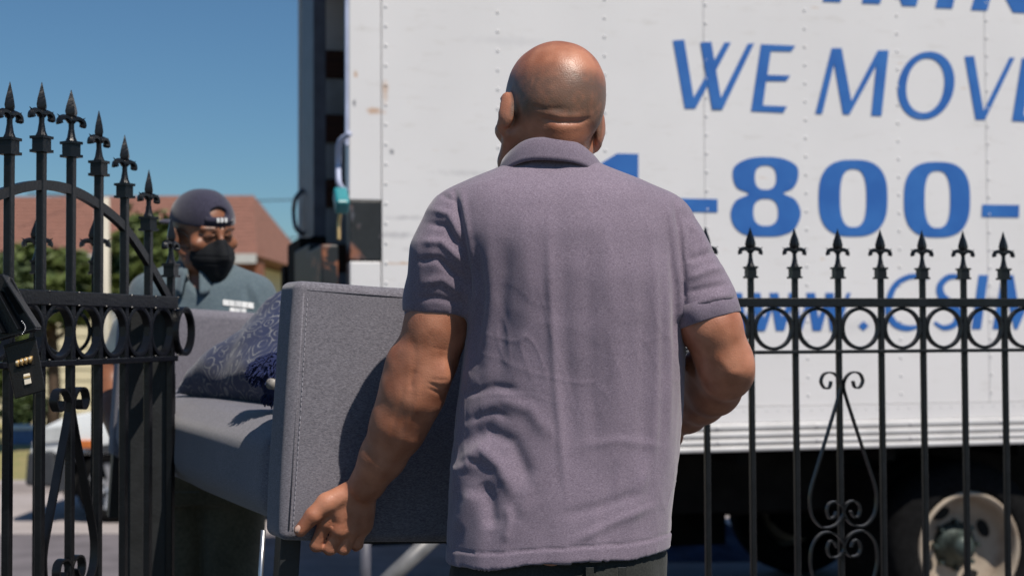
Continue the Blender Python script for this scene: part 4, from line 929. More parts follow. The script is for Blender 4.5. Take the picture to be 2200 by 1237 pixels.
piping([(.0115, TA_ + .03, zs_ - .040), (.0095, LS * .5, zs_ - .040), (.0115, LS - TA_ - .03, zs_ - .040)], r=.003)
for x, y in ((.03, .05), (WA - .06, .05), (.03, LS - .06), (WA - .06, LS - .06)):
    MB().box((x - .018, y - .018, -.16), (x + .018, y + .018, .012)).build('leg', M['iron_dull'], sofa, bevel=.002)
MB().tube([(-.012, .06, .012), (-.012, .06, -.19)], .0045, 8).build('leg_brace', M['chrome'], sofa, True)
MB().box((.10, .04, -.010), (WA - .04, LS - .04, .012)).build('under_frame', M['iron_dull'], sofa)

# pillows on the seat
def pillow(name, label, A, B, C, D, bulge, m, n=44, seed=0, pinch=.12):
    c = sum((Vector(q) for q in (A, B, C, D)), Vector()) / 4; vs = []
    A, B, C, D = [Vector(q) - c for q in (A, B, C, D)]; nn = (C - A).cross(D - B).normalized(); out = []
    for s in (1, -1):
        g = []
        for i in range(n):
            for j in range(n):
                u = i / (n - 1); v = j / (n - 1); U = 2 * u - 1; V_ = 2 * v - 1
                p = A * (1 - u) * (1 - v) + B * u * (1 - v) + C * u * v + D * (1 - u) * v
                p = p * (1 - pinch * ((1 - U * U) * V_ ** 2 + (1 - V_ * V_) * U ** 2) * .6)
                t = (max(0, (1 - U ** 4)) * max(0, (1 - V_ ** 4))) ** .55
                g.append(p + nn * s * bulge * t)
        out.append(np.array([tuple(x) for x in g]))
    V = np.concatenate(out); V += (vnoise(V + 7, 12, seed)[:, None] * .026 + vnoise(V + 2, 34, seed + 1)[:, None] * .006) * np.array(nn)[None, :]
    F = []
    for s in (0, 1):
        o_ = s * n * n
        for i in range(n - 1):
            for j in range(n - 1):
                q = (o_ + i * n + j, o_ + (i + 1) * n + j, o_ + (i + 1) * n + j + 1, o_ + i * n + j + 1); F.append(q if s == 0 else q[::-1])
    me = npmesh(name, V, np.array(F)); bm = bmesh.new(); bm.from_mesh(me); bmesh.ops.remove_doubles(bm, verts=bm.verts, dist=.0004); bmesh.ops.recalc_face_normals(bm, faces=bm.faces); bm.to_mesh(me); bm.free()
    o = link(name, me, m, None, True); o.location = c; return tag(o, label, 'pillow')
pw = lambda x, y, z: SM @ Vector((x, y, z))
pillow('throw_pillow', 'navy paisley print pillow slumped on the sofa seat', P(378, 850, 3.42), P(640, 618, 3.40), P(860, 800, 3.15), P(640, 872, 2.98), .085, M['bandana'], seed=2)
# tufted navy cushion peeping out by the near arm
c = P(598, 812, 2.78)
tf = thing('tassel_cushion', 'royal blue tufted cushion edge with yarn fringe beside the sofa arm', 'cushion', c)
F_ = Field((-.12, -.12, -.1), (.14, .12, .1), .004); F_.ell((.02, 0, .012), (.072, .07, .036), .01); F_.ell((.03, 0, -.02), (.055, .06, .03), .02)
V, Fc = F_.mesh(1); N = vnormals(V, Fc); V = V + N * (vnoise(V, 160, 3)[:, None] * .008); link('cushion_body', npmesh('cushion_body', V, Fc), M['navy_yarn'], tf)
ys = MB()
for i in range(520):
    a = random.uniform(0, 2 * PI); e_ = random.uniform(-.5, 1); p = Vector((.02 + .070 * math.cos(a) * math.sqrt(max(0, 1 - e_ * e_)), .068 * math.sin(a) * math.sqrt(max(0, 1 - e_ * e_)), .012 + .036 * e_))
    d = Vector((math.cos(a), math.sin(a), e_ * .8 - .2)).normalized() * random.uniform(.008, .014)
    ys.tube([p, p + d * .6 + Vector((0, 0, .001)), p + d + Vector((random.uniform(-.003, .003), 0, -.005))], .0014, 4)
for i in range(90):
    a = random.uniform(PI * .8, PI * 1.7); p = Vector((.025 + .05 * math.cos(a), .05 * math.sin(a), -.03)); ln_ = random.uniform(.4, 1) * .05 * (.45 + .55 * (p.x + .025) / .1); ys.tube([p, p + Vector((random.uniform(-.008, .008), 0, -ln_ * .5)), p + Vector((random.uniform(-.012, .008), 0, -ln_))], .0015, 4)
tag(ys.build('yarn_fringe', M['navy_yarn'], tf), kind='stuff')
MB().tube([(-.002, -.078, -.008), (.016, -.03, -.012)], .0105, 16).build('toggle', M['wood'], tf, True)
# ================================================================== PEOPLE
def head(Fd, Mx, k=.012, full=True):
    """head in its own frame (face +y, x right, z up), placed by Mx; origin between the ears"""
    T = lambda x, y, z: Mx @ Vector((x, y, z)); R = Mx.to_3x3().normalized().to_4x4(); E = lambda c, r, kk=k, sub=False, rot=None: Fd.ell(T(*c), r, kk, R @ rot if rot else R, sub)
    C = lambda a, b, ra, rb, kk=k, sub=False: Fd.cone(T(*a), T(*b), ra, rb, kk, sub)
    E((0, -.004, .052), (.0792, .098, .080), .02); E((0, -.035, .012), (.066, .060, .058), .03); E((0, .035, -.005), (.066, .062, .085), .03)
    E((0, .048, -.045), (.056, .048, .055), .02)
    for s in (-1, 1):
        C((s * .062, .005, -.035), (s * .052, .035, -.072), .018, .016, .02); C((s * .052, .035, -.072), (0, .082, -.088), .016, .018, .02)
        E((s * .052, .068, -.012), (.022, .02, .018), .02)
        E((s * .032, .098, .012), (.017, .012, .012), .008, True); E((s * .032, .088, .012), (.0125, .0125, .012), .002)
        C((s * .018, .098, .012), (s * .045, .090, .010), .0035, .003, .004)
        C((s * .012, .098, .030), (s * .048, .086, .032), .009, .007, .012)
        # ear
        ear = Euler((math.radians(-12), 0, s * math.radians(-24))).to_matrix().to_4x4()
        E((s * .083, -.008, .002), (.0085, .019, .031), .006, False, ear); E((s * .081, -.001, -.004), (.012, .013, .02), .008)
        E((s * .093, .006, .004), (.005, .010, .018), .004, True, ear); C((s * .086, .002, -.024), (s * .083, .003, -.031), .007, .006, .006)
    C((0, .100, .018), (0, .118, -.022), .008, .012, .012); 
    for s in (-1, 1): E((s * .011, .108, -.026), (.008, .010, .008), .006)
    E((0, .095, -.052), (.022, .012, .006), .005); E((0, .093, -.063), (.019, .012, .007), .006); C((-.02, .108, -.0575), (.02, .108, -.0575), .0015, .0015, .002, True)
def hand_parts(Fd, W, K, T1, T2, thumb, rp=.0125, S=1.0):
    """W wrist; K knuckles; T1 middle joints; T2 tips (index..little); thumb joints"""
    for q, kk in enumerate(K): Fd.cone(W.lerp(kk, .08), kk, .0155, [rp, rp + .0005, rp, rp - .001][q], .009)
    Fd.cone(K[0].lerp(W, .35), K[3].lerp(W, .35), .013, .012, .012); Fd.cone(K[0], K[3], .0085, .008, .006)
    for q in range(4):
        r = [.0098, .0102, .0098, .0086][q] * S
        Fd.ell(K[q], (r * 1.15,) * 3, .004); Fd.cone(K[q], T1[q], r, r * .95, .0025); Fd.ell(T1[q], (r * 1.08,) * 3, .0025); m_ = T1[q].lerp(T2[q], .55); Fd.cone(T1[q], m_, r * .92, r * .88, .002); Fd.cone(m_, T2[q], r * .88, r * .75, .002)
    for (a, ra), (b, rb) in zip(thumb[:-1], thumb[1:]): Fd.cone(a, b, ra, rb, .006)

def man_one():
    Y = 2.33; k1 = Y / FPX
    O = P(1205, 1240, Y); r = thing('person', 'bald man in a mauve-grey polo shirt seen from behind carrying the sofa', 'person', (O.x, Y, 0))
    pl = lambda o: place(o, r)
    h = .003
    Fb = Field((-.42, 2.10, .72), (.44, 2.95, 1.80), h)
    # ---- head and neck
    Hc = P(1185, 262, 2.335)
    Mx = Matrix.Translation(Hc) @ Euler((math.radians(-4), math.radians(8.5), math.radians(19)), 'XYZ').to_matrix().to_4x4()
    head(Fb, Mx)
    Fb.cone(Mx @ Vector((0, -.012, -.02)), P(1188, 400, 2.345), .056, .056, .02)
    Fb.cone(Mx @ Vector((.0, -.045, -.028)), P(1190, 330, 2.315), .037, .034, .02)
    # ---- torso inside the shirt, hips
    def rows(t, dy=0, sh=0): 
        out = []
        for py, xl, xr, b, yc in t:
            a = P(xl, py, Y); c = P(xr, py, Y); out.append(((a.z + c.z) / 2, (a.x + c.x) / 2, yc, (c.x - a.x) / 2 - sh, b - sh))
        return out
    TR_ = [(337, 1122, 1256, .056, 2.322), (350, 1104, 1275, .064, 2.326), (366, 1060, 1315, .068, 2.332), (384, 1005, 1372, .083, 2.328), (404, 965, 1415, .098, 2.325), (436, 945, 1448, .112, 2.322), (500, 948, 1468, .128, 2.322),
          (600, 985, 1476, .134, 2.325), (700, 1004, 1473, .132, 2.33), (800, 990, 1470, .128, 2.335), (900, 980, 1466, .124, 2.335), (1000, 970, 1455, .126, 2.335), (1100, 963, 1440, .130, 2.335), (1230, 957, 1430, .134, 2.335)]
    Fb.loft(rows(TR_, sh=.016), .02, 2.3)
    # ---- left arm
    def arm(pts, kk=.014): Fb.chain([(P(x, y, d), rr) for x, y, d, rr in pts], kk)
    arm([(985, 495, 2.31, .044), (945, 600, 2.325, .047), (936, 700, 2.335, .0470), (914, 775, 2.345, .0465), (888, 845, 2.352, .0455), (858, 910, 2.37, .0415), (824, 978, 2.395, .0350), (786, 1042, 2.42, .0300)], .025)
    Fb.cone(P(868, 780, 2.35), P(834, 915, 2.378), .0265, .016, .03)          # brachioradialis
    Fb.cone(P(920, 828, 2.328), P(868, 945, 2.37), .020, .014, .03)
    Fb.ell(P(944, 803, 2.310), (.020, .016, .022), .013)                      # elbow point
    Fb.cone(P(798, 1018, 2.405), P(802, 1048, 2.41), .0145, .014, .012)         # ulna head
    W = P(780, 1052, 2.43)
    K = [P(700, 1120, 2.431), P(729, 1138, 2.432), P(758, 1135, 2.438), P(783, 1122, 2.446)]
    T1 = [P(680, 1170, 2.442), P(709, 1177, 2.444), P(739, 1177, 2.450), P(768, 1168, 2.458)]
    T2 = [P(690, 1172, 2.490), P(715, 1176, 2.498), P(740, 1176, 2.498), P(764, 1173, 2.493)]
    for q in range(4): T2[q] = T2[q] - Vector((0, 0, .002))
    th = [(P(757, 1055, 2.428), .020), (P(702, 1080, 2.418), .0175), (P(673, 1106, 2.411), .0140), (P(646, 1138, 2.414), .0115)]
    hand_parts(Fb, W, K, T1, T2, th, .0140, 1.17)
    Fb.cone(P(742, 1068, 2.44), P(698, 1104, 2.438), .016, .015, .012)
    Fb.cone(P(790, 1070, 2.437), P(784, 1130, 2.45), .014, .012, .012)
    for a, c in ((P(765, 1060, 2.416), K[1] + Vector((0, -.010, .004))), (P(755, 1062, 2.416), K[0] + Vector((0, -.009, .004)))): Fb.cone(a, c, .0035, .003, .008)
    # ---- right arm
    arm([(1415, 500, 2.31, .040), (1482, 600, 2.297, .037), (1506, 655, 2.29, .042), (1528, 700, 2.285, .0455), (1556, 775, 2.30, .0425), (1560, 800, 2.315, .0415)], .02)
    arm([(1560, 800, 2.325, .041), (1534, 835, 2.40, .0420), (1508, 860, 2.46, .0375), (1478, 888, 2.54, .031), (1462, 903, 2.585, .0275)], .02)
    Fb.ell(P(1592, 793, 2.285), (.016, .016, .018), .018)
    Fb.cone(P(1505, 780, 2.36), P(1496, 850, 2.46), .028, .02, .02)
    W2 = P(1462, 903, 2.585); g = lambda x, y, d: P(x, y, d)
    K2 = [g(1418, 905, 2.665), g(1424, 925, 2.668), g(1432, 945, 2.665), g(1442, 962, 2.655)]
    A2 = [g(1392, 915, 2.70), g(1396, 936, 2.705), g(1404, 958, 2.70), g(1418, 976, 2.685)]
    B2 = [g(1365, 925, 2.73), g(1370, 946, 2.735), g(1378, 968, 2.73), g(1396, 986, 2.71)]
    hand_parts(Fb, W2, K2, A2, B2, [(g(1458, 905, 2.60), .016), (g(1448, 875, 2.64), .0135), (g(1424, 862, 2.675), .0115), (g(1400, 862, 2.70), .0095)])
    # ---- legs (inside the trousers)
    V, Fc = Fb.mesh(2)
    N = vnormals(V, Fc); px, py = project(V)
    vis = np.clip(-N[:, 1] + .2, 0, 1)
    # relief: neck folds, knuckle creases, tendons, veins
    D = folds(px, py, [([(1160, 252), (1200, 262), (1245, 262), (1274, 252)], 4.5, -.0032), ([(1165, 244), (1210, 250), (1265, 250)], 8, .0018), ([(1170, 274), (1215, 276), (1262, 270)], 9, .0012), ([(1140, 228), (1175, 236), (1215, 232)], 5, -.0012),
        ([(696, 1146), (698, 1158), (694, 1176)], 3.2, -.0035), ([(721, 1152), (724, 1166), (724, 1180)], 3.2, -.0035), ([(750, 1150), (753, 1164), (754, 1178)], 3.2, -.003), ([(714, 1104), (715, 1120), (712, 1136)], 4, -.0025), ([(744, 1112), (745, 1126), (742, 1140)], 4, -.002), ([(716, 1122), (730, 1126), (744, 1122)], 2.4, -.0012), ([(690, 1106), (700, 1109), (711, 1105)], 2.4, -.0012), ([(676, 1142), (684, 1150), (690, 1160)], 2.6, -.001), ([(655, 1108), (664, 1116), (672, 1124)], 2.2, -.001), ([(660, 1104), (668, 1112), (676, 1119)], 2.0, -.001),
        ([(745, 1060), (725, 1090), (712, 1120)], 4, .0012), ([(880, 720), (892, 760), (890, 800)], 9, -.0018), ([(905, 820), (890, 880), (868, 930)], 7, .0025), ([(870, 830), (852, 890), (836, 950)], 6, -.0018), ([(893, 790), (884, 815), (882, 840)], 6, -.0030), ([(918, 822), (940, 830), (962, 832)], 3.5, -.0022), ([(915, 832), (938, 842), (958, 846)], 3, -.0018), ([(922, 812), (940, 816), (965, 816)], 3, -.0014), ([(922, 744), (945, 750), (965, 752)], 3, -.001), ([(845, 985), (870, 930), (880, 880)], 5, .0012),
        ([(1500, 800), (1520, 830), (1560, 850)], 8, .0015), ([(1490, 738), (1500, 775), (1494, 812)], 8, -.003), ([(1540, 760), (1570, 800), (1600, 800)], 8, .0015)])
    armz = np.where(py > 600, .62, 1.0); V = V + N * (D * armz * vis + vnoise(V, 55, 4) * .0012)[:, None]
    L = np.array(Mx.inverted()); Q = V @ L[:3, :3].T + L[:3, 3]
    inhead = (Q[:, 2] > -.045)
    line = .078 + .016 * vnoise(V, 30, 9) - .05 * np.clip(Q[:, 1], 0, 1) * 8
    stub = np.clip((line - Q[:, 2]) / .035, 0, 1) * np.clip((Q[:, 2] + .028 + .02 * np.clip(Q[:, 1], -.1, .1) * 3) / .018, 0, 1) * np.clip(1.2 - np.clip(Q[:, 1] - .03, 0, 1) / .03, 0, 1) * np.clip((.0815 - np.abs(Q[:, 0])) / .004 + .3, 0, 1)
    fuzz = .70 + .45 * vnoise(V, 140, 11) + .22 * vnoise(V, 25, 12)
    pale = np.clip(1 - np.hypot(px - 700, py - 1075) / 60, 0, 1) * .4
    me = npmesh('body', V, Fc); set_tint(me, np.clip(stub * fuzz * 1.15, 0, .88) * inhead, np.clip(vnoise(V, 40, 5) * .5, 0, .3) + pale)
    body = pl(link('body', me, M['skin']))
    # thumb nail
    nb = MB(); c = P(640, 1135, 2.4035); a = Vector((-.7, 0, -.72)).normalized(); n_ = Vector((-.25, -.95, .18)).normalized(); s_ = a.cross(n_).normalized(); n_ = s_.cross(a).normalized(); vs = []
    for i in range(6):
        for j in range(5):
            u = -1 + 2 * i / 5; v = -1 + 2 * j / 4; ww = .0050 * (1 if u < .5 else math.sqrt(max(.1, 1 - ((u - .5) / .5) ** 2 * .7))); vs.append(c + a * u * .0060 + s_ * v * ww + n_ * (.0022 - .0026 * v * v - .001 * u * u))
    nb.add(vs, [(i * 5 + j, (i + 1) * 5 + j, (i + 1) * 5 + j + 1, i * 5 + j + 1) for i in range(5) for j in range(4)]); pl(nb.build('thumb_nail', M['nail'], None, True))
    # ---- shirt
    Fs = Field((-.36, 2.10, .84), (.46, 2.56, 1.62), h)
    hemA = P(958, 1203, Y); hemB = P(1430, 1170, Y); hd = (hemB - hemA).normalized(); hn = (-hd.z * -1 * -1, 0, 0)
    nrm = np.array((hd.z, 0, -hd.x))
    Fs.loft(rows(TR_), .02, 2.3, cut=(np.array(hemA), nrm))
    def sleeve(pts, cutp, cutn):
        for (a, ra), (b, rb) in zip(pts[:-1], pts[1:]): Fs.cone(a, b, ra, rb, .022, cut=(np.array(cutp), np.array(cutn)))
    sleeve([(P(985, 492, 2.31), .060), (P(958, 545, 2.31), .0545), (P(948, 600, 2.32), .0500), (P(941, 650, 2.335), .0530), (P(938, 720, 2.345), .0545)], P(940, 665, 2.34), (P(938, 720, 2.34) - P(942, 640, 2.34)).normalized())
    nr_ = (P(1526, 695, 2.28) - P(1496, 600, 2.29)).normalized()
    sleeve([(P(1420, 492, 2.31), .057), (P(1452, 545, 2.30), .0505), (P(1483, 595, 2.295), .0480), (P(1508, 645, 2.29), .0490), (P(1526, 695, 2.285), .0505)], P(1513, 656, 2.285), nr_)
    V, Fc = Fs.mesh(2); N = vnormals(V, Fc); px, py = project(V); vis = np.clip(-N[:, 1] * 1.3 + .45, 0, 1)
    G = [([(1178, 470), (1183, 651), (1194, 822), (1218, 1085)], 9, .0035), ([(1205, 480), (1212, 700), (1232, 980)], 16, -.0028), ([(1407, 500), (1410, 744), (1403, 1054)], 9, .0035), ([(1380, 520), (1384, 760), (1378, 1040)], 15, -.003),
         ([(1120, 430), (1135, 640), (1110, 860)], 20, .0030), ([(1090, 500), (1075, 700), (1070, 860)], 16, -.004), ([(1300, 440), (1310, 640), (1325, 900)], 22, .0025), ([(1262, 520), (1270, 760), (1280, 1000)], 16, -.002),
         ([(1020, 520), (1035, 640), (1010, 800)], 12, -.005), ([(1050, 480), (1055, 640), (1040, 800)], 13, .0035), ([(1440, 480), (1452, 620), (1448, 760)], 8, -.004), ([(1428, 560), (1436, 760), (1436, 960)], 9, .0028),
         ([(976, 1080), (990, 1010), (1035, 965), (1075, 1000), (1110, 1080)], 17, .013), ([(985, 960), (1045, 925), (1100, 950), (1150, 1060)], 17, -.010), ([(1060, 1140), (1050, 1070), (1035, 1030)], 17, -.012), ([(975, 1140), (1000, 1090), (1020, 1050)], 15, .008),
         ([(1010, 880), (1080, 860), (1140, 880), (1190, 950)], 16, .006), ([(990, 1000), (1010, 985), (1035, 1000)], 8, -.004), ([(1120, 1120), (1130, 1060), (1160, 1010)], 14, .005), ([(1085, 1170), (1095, 1120), (1090, 1080)], 10, .006),
         ([(995, 850), (1060, 830), (1120, 838)], 9, -.003), ([(1000, 905), (1060, 885), (1100, 900)], 8, -.0035), ([(1220, 1170), (1320, 1120), (1420, 1080)], 10, .003), ([(1200, 1110), (1300, 1085), (1400, 1050)], 12, -.0025), ([(1240, 960), (1330, 945), (1430, 960)], 10, .0016),
         ([(1350, 1150), (1390, 1000), (1410, 860)], 12, .003), ([(1290, 1170), (1300, 1080), (1330, 980)], 12, -.0025),
         # sleeve seams and sleeve folds
         ([(972, 392), (982, 440), (998, 540), (1012, 660)], 6, -.0065), ([(990, 400), (1003, 480), (1018, 580)], 7, .0035), ([(1448, 412), (1462, 500), (1470, 600), (1470, 690)], 6, -.006), ([(1430, 420), (1446, 520), (1456, 620)], 6, .003),
         ([(900, 520), (950, 520), (1000, 570)], 9, .006), ([(895, 560), (940, 556), (1000, 610)], 8, -.006), ([(925, 450), (965, 460), (995, 520)], 8, .0055), ([(915, 480), (958, 486), (995, 545)], 7, -.005), ([(900, 610), (950, 600), (1005, 640)], 9, .004), ([(890, 640), (940, 640), (1000, 655)], 7, -.003), ([(940, 415), (975, 430), (990, 470)], 6, -.004),
         ([(1478, 560), (1520, 545), (1548, 540)], 8, -.0045), ([(1475, 600), (1525, 580), (1560, 575)], 8, .005), ([(1472, 630), (1520, 618), (1570, 610)], 7, -.0045), ([(1470, 470), (1500, 500), (1530, 560)], 8, .004), ([(1478, 660), (1530, 640), (1575, 632)], 8, .004), ([(1466, 440), (1482, 500), (1480, 570)], 7, -.004)]
    D = folds(px, py, G) * vis * np.where((py > 850) & (px < 1180), .62, 1) * np.where(((px < 1005) | (px > 1470)) & (py < 700), .75, 1)
    st = np.stack([V[:, 0] * 1.0, V[:, 1] * 1.0, V[:, 2] * .22], 1); low = np.clip((1.45 - V[:, 2]) / .3, .25, 1)
    D += vnoise(st, 24, 6) * .0055 * low + vnoise(st + 3, 55, 8) * .0018 + vnoise(V, 30, 13) * .0016
    rdg = np.clip(1 - np.abs(vnoise(np.stack([V[:, 0] + .35 * V[:, 2], V[:, 1], V[:, 2] * .35], 1), 34, 21)) * 7, 0, 1) ** 2 + .7 * np.clip(1 - np.abs(vnoise(np.stack([V[:, 0] * .4 - .5 * V[:, 2], V[:, 1], V[:, 2] + .3 * V[:, 0]], 1), 26, 22)) * 8, 0, 1) ** 2
    D += .0011 * rdg * np.clip(vnoise(V, 9, 23) * 3 + .4, 0, 1) * np.clip((1.50 - V[:, 2]) / .2, .2, 1)
    # hem band standing a little proud, with its stitch groove
    hz = (V - np.array(hemA)) @ (-nrm); inb = (hz < .024); D += np.where(inb, .0013, 0); D += -.002 * np.exp(-((hz - .0245) / .0018) ** 2)
    D *= np.where(np.abs(N @ nrm) > .8, 0, 1)
    V = V + N * D[:, None]
    V[:, 2] += np.clip(1 - hz / .05, 0, 1) * (.003 * np.sin(V[:, 0] * 23) + .0012 * np.sin(V[:, 0] * 61))
    me = npmesh('polo_shirt', V, Fc); shirt = pl(link('polo_shirt', me, M['shirt']))
    # ribbed cuffs
    def cuff(c0, c1, r0, r1, name='sleeve_cuff'):
        ax = (c1 - c0).normalized(); u = ax.cross(Vector((0, 1, 0))).normalized(); v = ax.cross(u); b = MB(); n = 60; prof = [(0, -.010), (0, .0005), (.006, .0022), (.5, .002), (.94, .0022), (1, .0005), (1, -.006), (.5, -.006)]
        vs = []
        for i in range(n):
            t = 2 * PI * i / n; w_ = .0014 * math.sin(3 * t + 1) + .0008 * math.sin(7 * t)
            for s_, o_ in prof: rr = r0 + (r1 - r0) * s_ + o_ + w_; vs.append(c0.lerp(c1, s_) + (u * math.cos(t) + v * math.sin(t)) * rr)
        k_ = len(prof); b.add(vs, [(i * k_ + q, ((i + 1) % n) * k_ + q, ((i + 1) % n) * k_ + (q + 1) % k_, i * k_ + (q + 1) % k_) for i in range(n) for q in range(k_)])
        o = b.build(name, M['shirt_trim'], None, True); return o
    for o in (cuff(P(940, 658, 2.337), P(938, 697, 2.341), .0522, .0512), cuff(P(1510, 648, 2.287), P(1523, 690, 2.284), .0505, .0500)):
        o.parent = shirt
    # collar: a folded band
    cc = P(1186, 343, 2.326); n = 72; prof = [(-.010, -.022), (-.0065, .012), (-.003, .022), (.002, .0245), (.0075, .020), (.011, .006), (.0140, -.006), (.0150, -.0135), (.0115, -.0135), (.007, .002), (.003, .014), (-.002, .010), (-.005, -.022)]
    vs = []
    for i in range(n):
        t = 2 * PI * i / n; cx = math.cos(t); sy = math.sin(t); back = .5 - .5 * sy
        rx, ry = .075, .070; drop = .030 * (1 - back) ** 1.2 + .020 * abs(cx) ** 2
        wide = 1 + .15 * abs(cx)
        for a, z in prof:
            zz = z * (.85 + .15 * back); vs.append(Vector((cc.x + cx * (rx + a * wide), cc.y + .004 + sy * (ry + a * wide) , cc.z + .004 + zz - drop + .0015 * math.sin(5 * t) - .006 * cx)))
    k_ = len(prof); b = MB(); b.add(vs, [(i * k_ + q, ((i + 1) % n) * k_ + q, ((i + 1) % n) * k_ + (q + 1) % k_, i * k_ + (q + 1) % k_) for i in range(n) for q in range(k_)])
    o = b.build('collar', M['shirt_trim'], None, True); o.parent = shirt
    # ---- trousers and shoes
    Ft = Field((-.22, 2.10, -.02), (.36, 2.60, 1.02), .006)
    x0 = P(1200, 1200, Y).x
    Ft.loft([(.955, x0, 2.335, .172, .118), (.90, x0, 2.335, .176, .125), (.82, x0, 2.335, .178, .125), (.78, x0, 2.335, .17, .115)], .02, 2.4)
    for s in (-1, 1):
        Ft.chain([(Vector((x0 + s * .085, 2.335, .83)), .096), (Vector((x0 + s * .10, 2.36 + s * .04, .47)), .072), (Vector((x0 + s * .11, 2.33 + s * .09, .10)), .058)], .02)
    V, Fc = Ft.mesh(2); N = vnormals(V, Fc); V = V + N * (vnoise(V, 18, 3) * .008 + vnoise(V, 45, 4) * .003)[:, None]
    tro = pl(link('trousers', npmesh('trousers', V, Fc), M['jeans']))
    for px_ in (1268, 1338):
        c = P(px_, 1262, 2.2); b = MB(); b.box((c.x - .006, 2.205, c.z - .03), (c.x + .006, 2.212, c.z + .03)); o = b.build('belt_loop', M['jeans'], None); o.parent = tro
    for s in (-1, 1):
        F2 = Field((-.3, 2.1, -.01), (.5, 2.8, .16), .005); c = Vector((x0 + s * .11, 2.33 + s * .09, 0))
        F2.ell(c + Vector((0, .07, .045)), (.048, .14, .045), .02); F2.ell(c + Vector((0, 0, .07)), (.045, .06, .06), .02); F2.cone(c + Vector((0, -.03, .012)), c + Vector((0, .17, .012)), .04, .035, .01, cut=((0, 0, .0), (0, 0, -1)))
        V, Fc = F2.mesh(1); pl(link('shoe', npmesh('shoe', V, Fc), M['shoe']))
man_one()

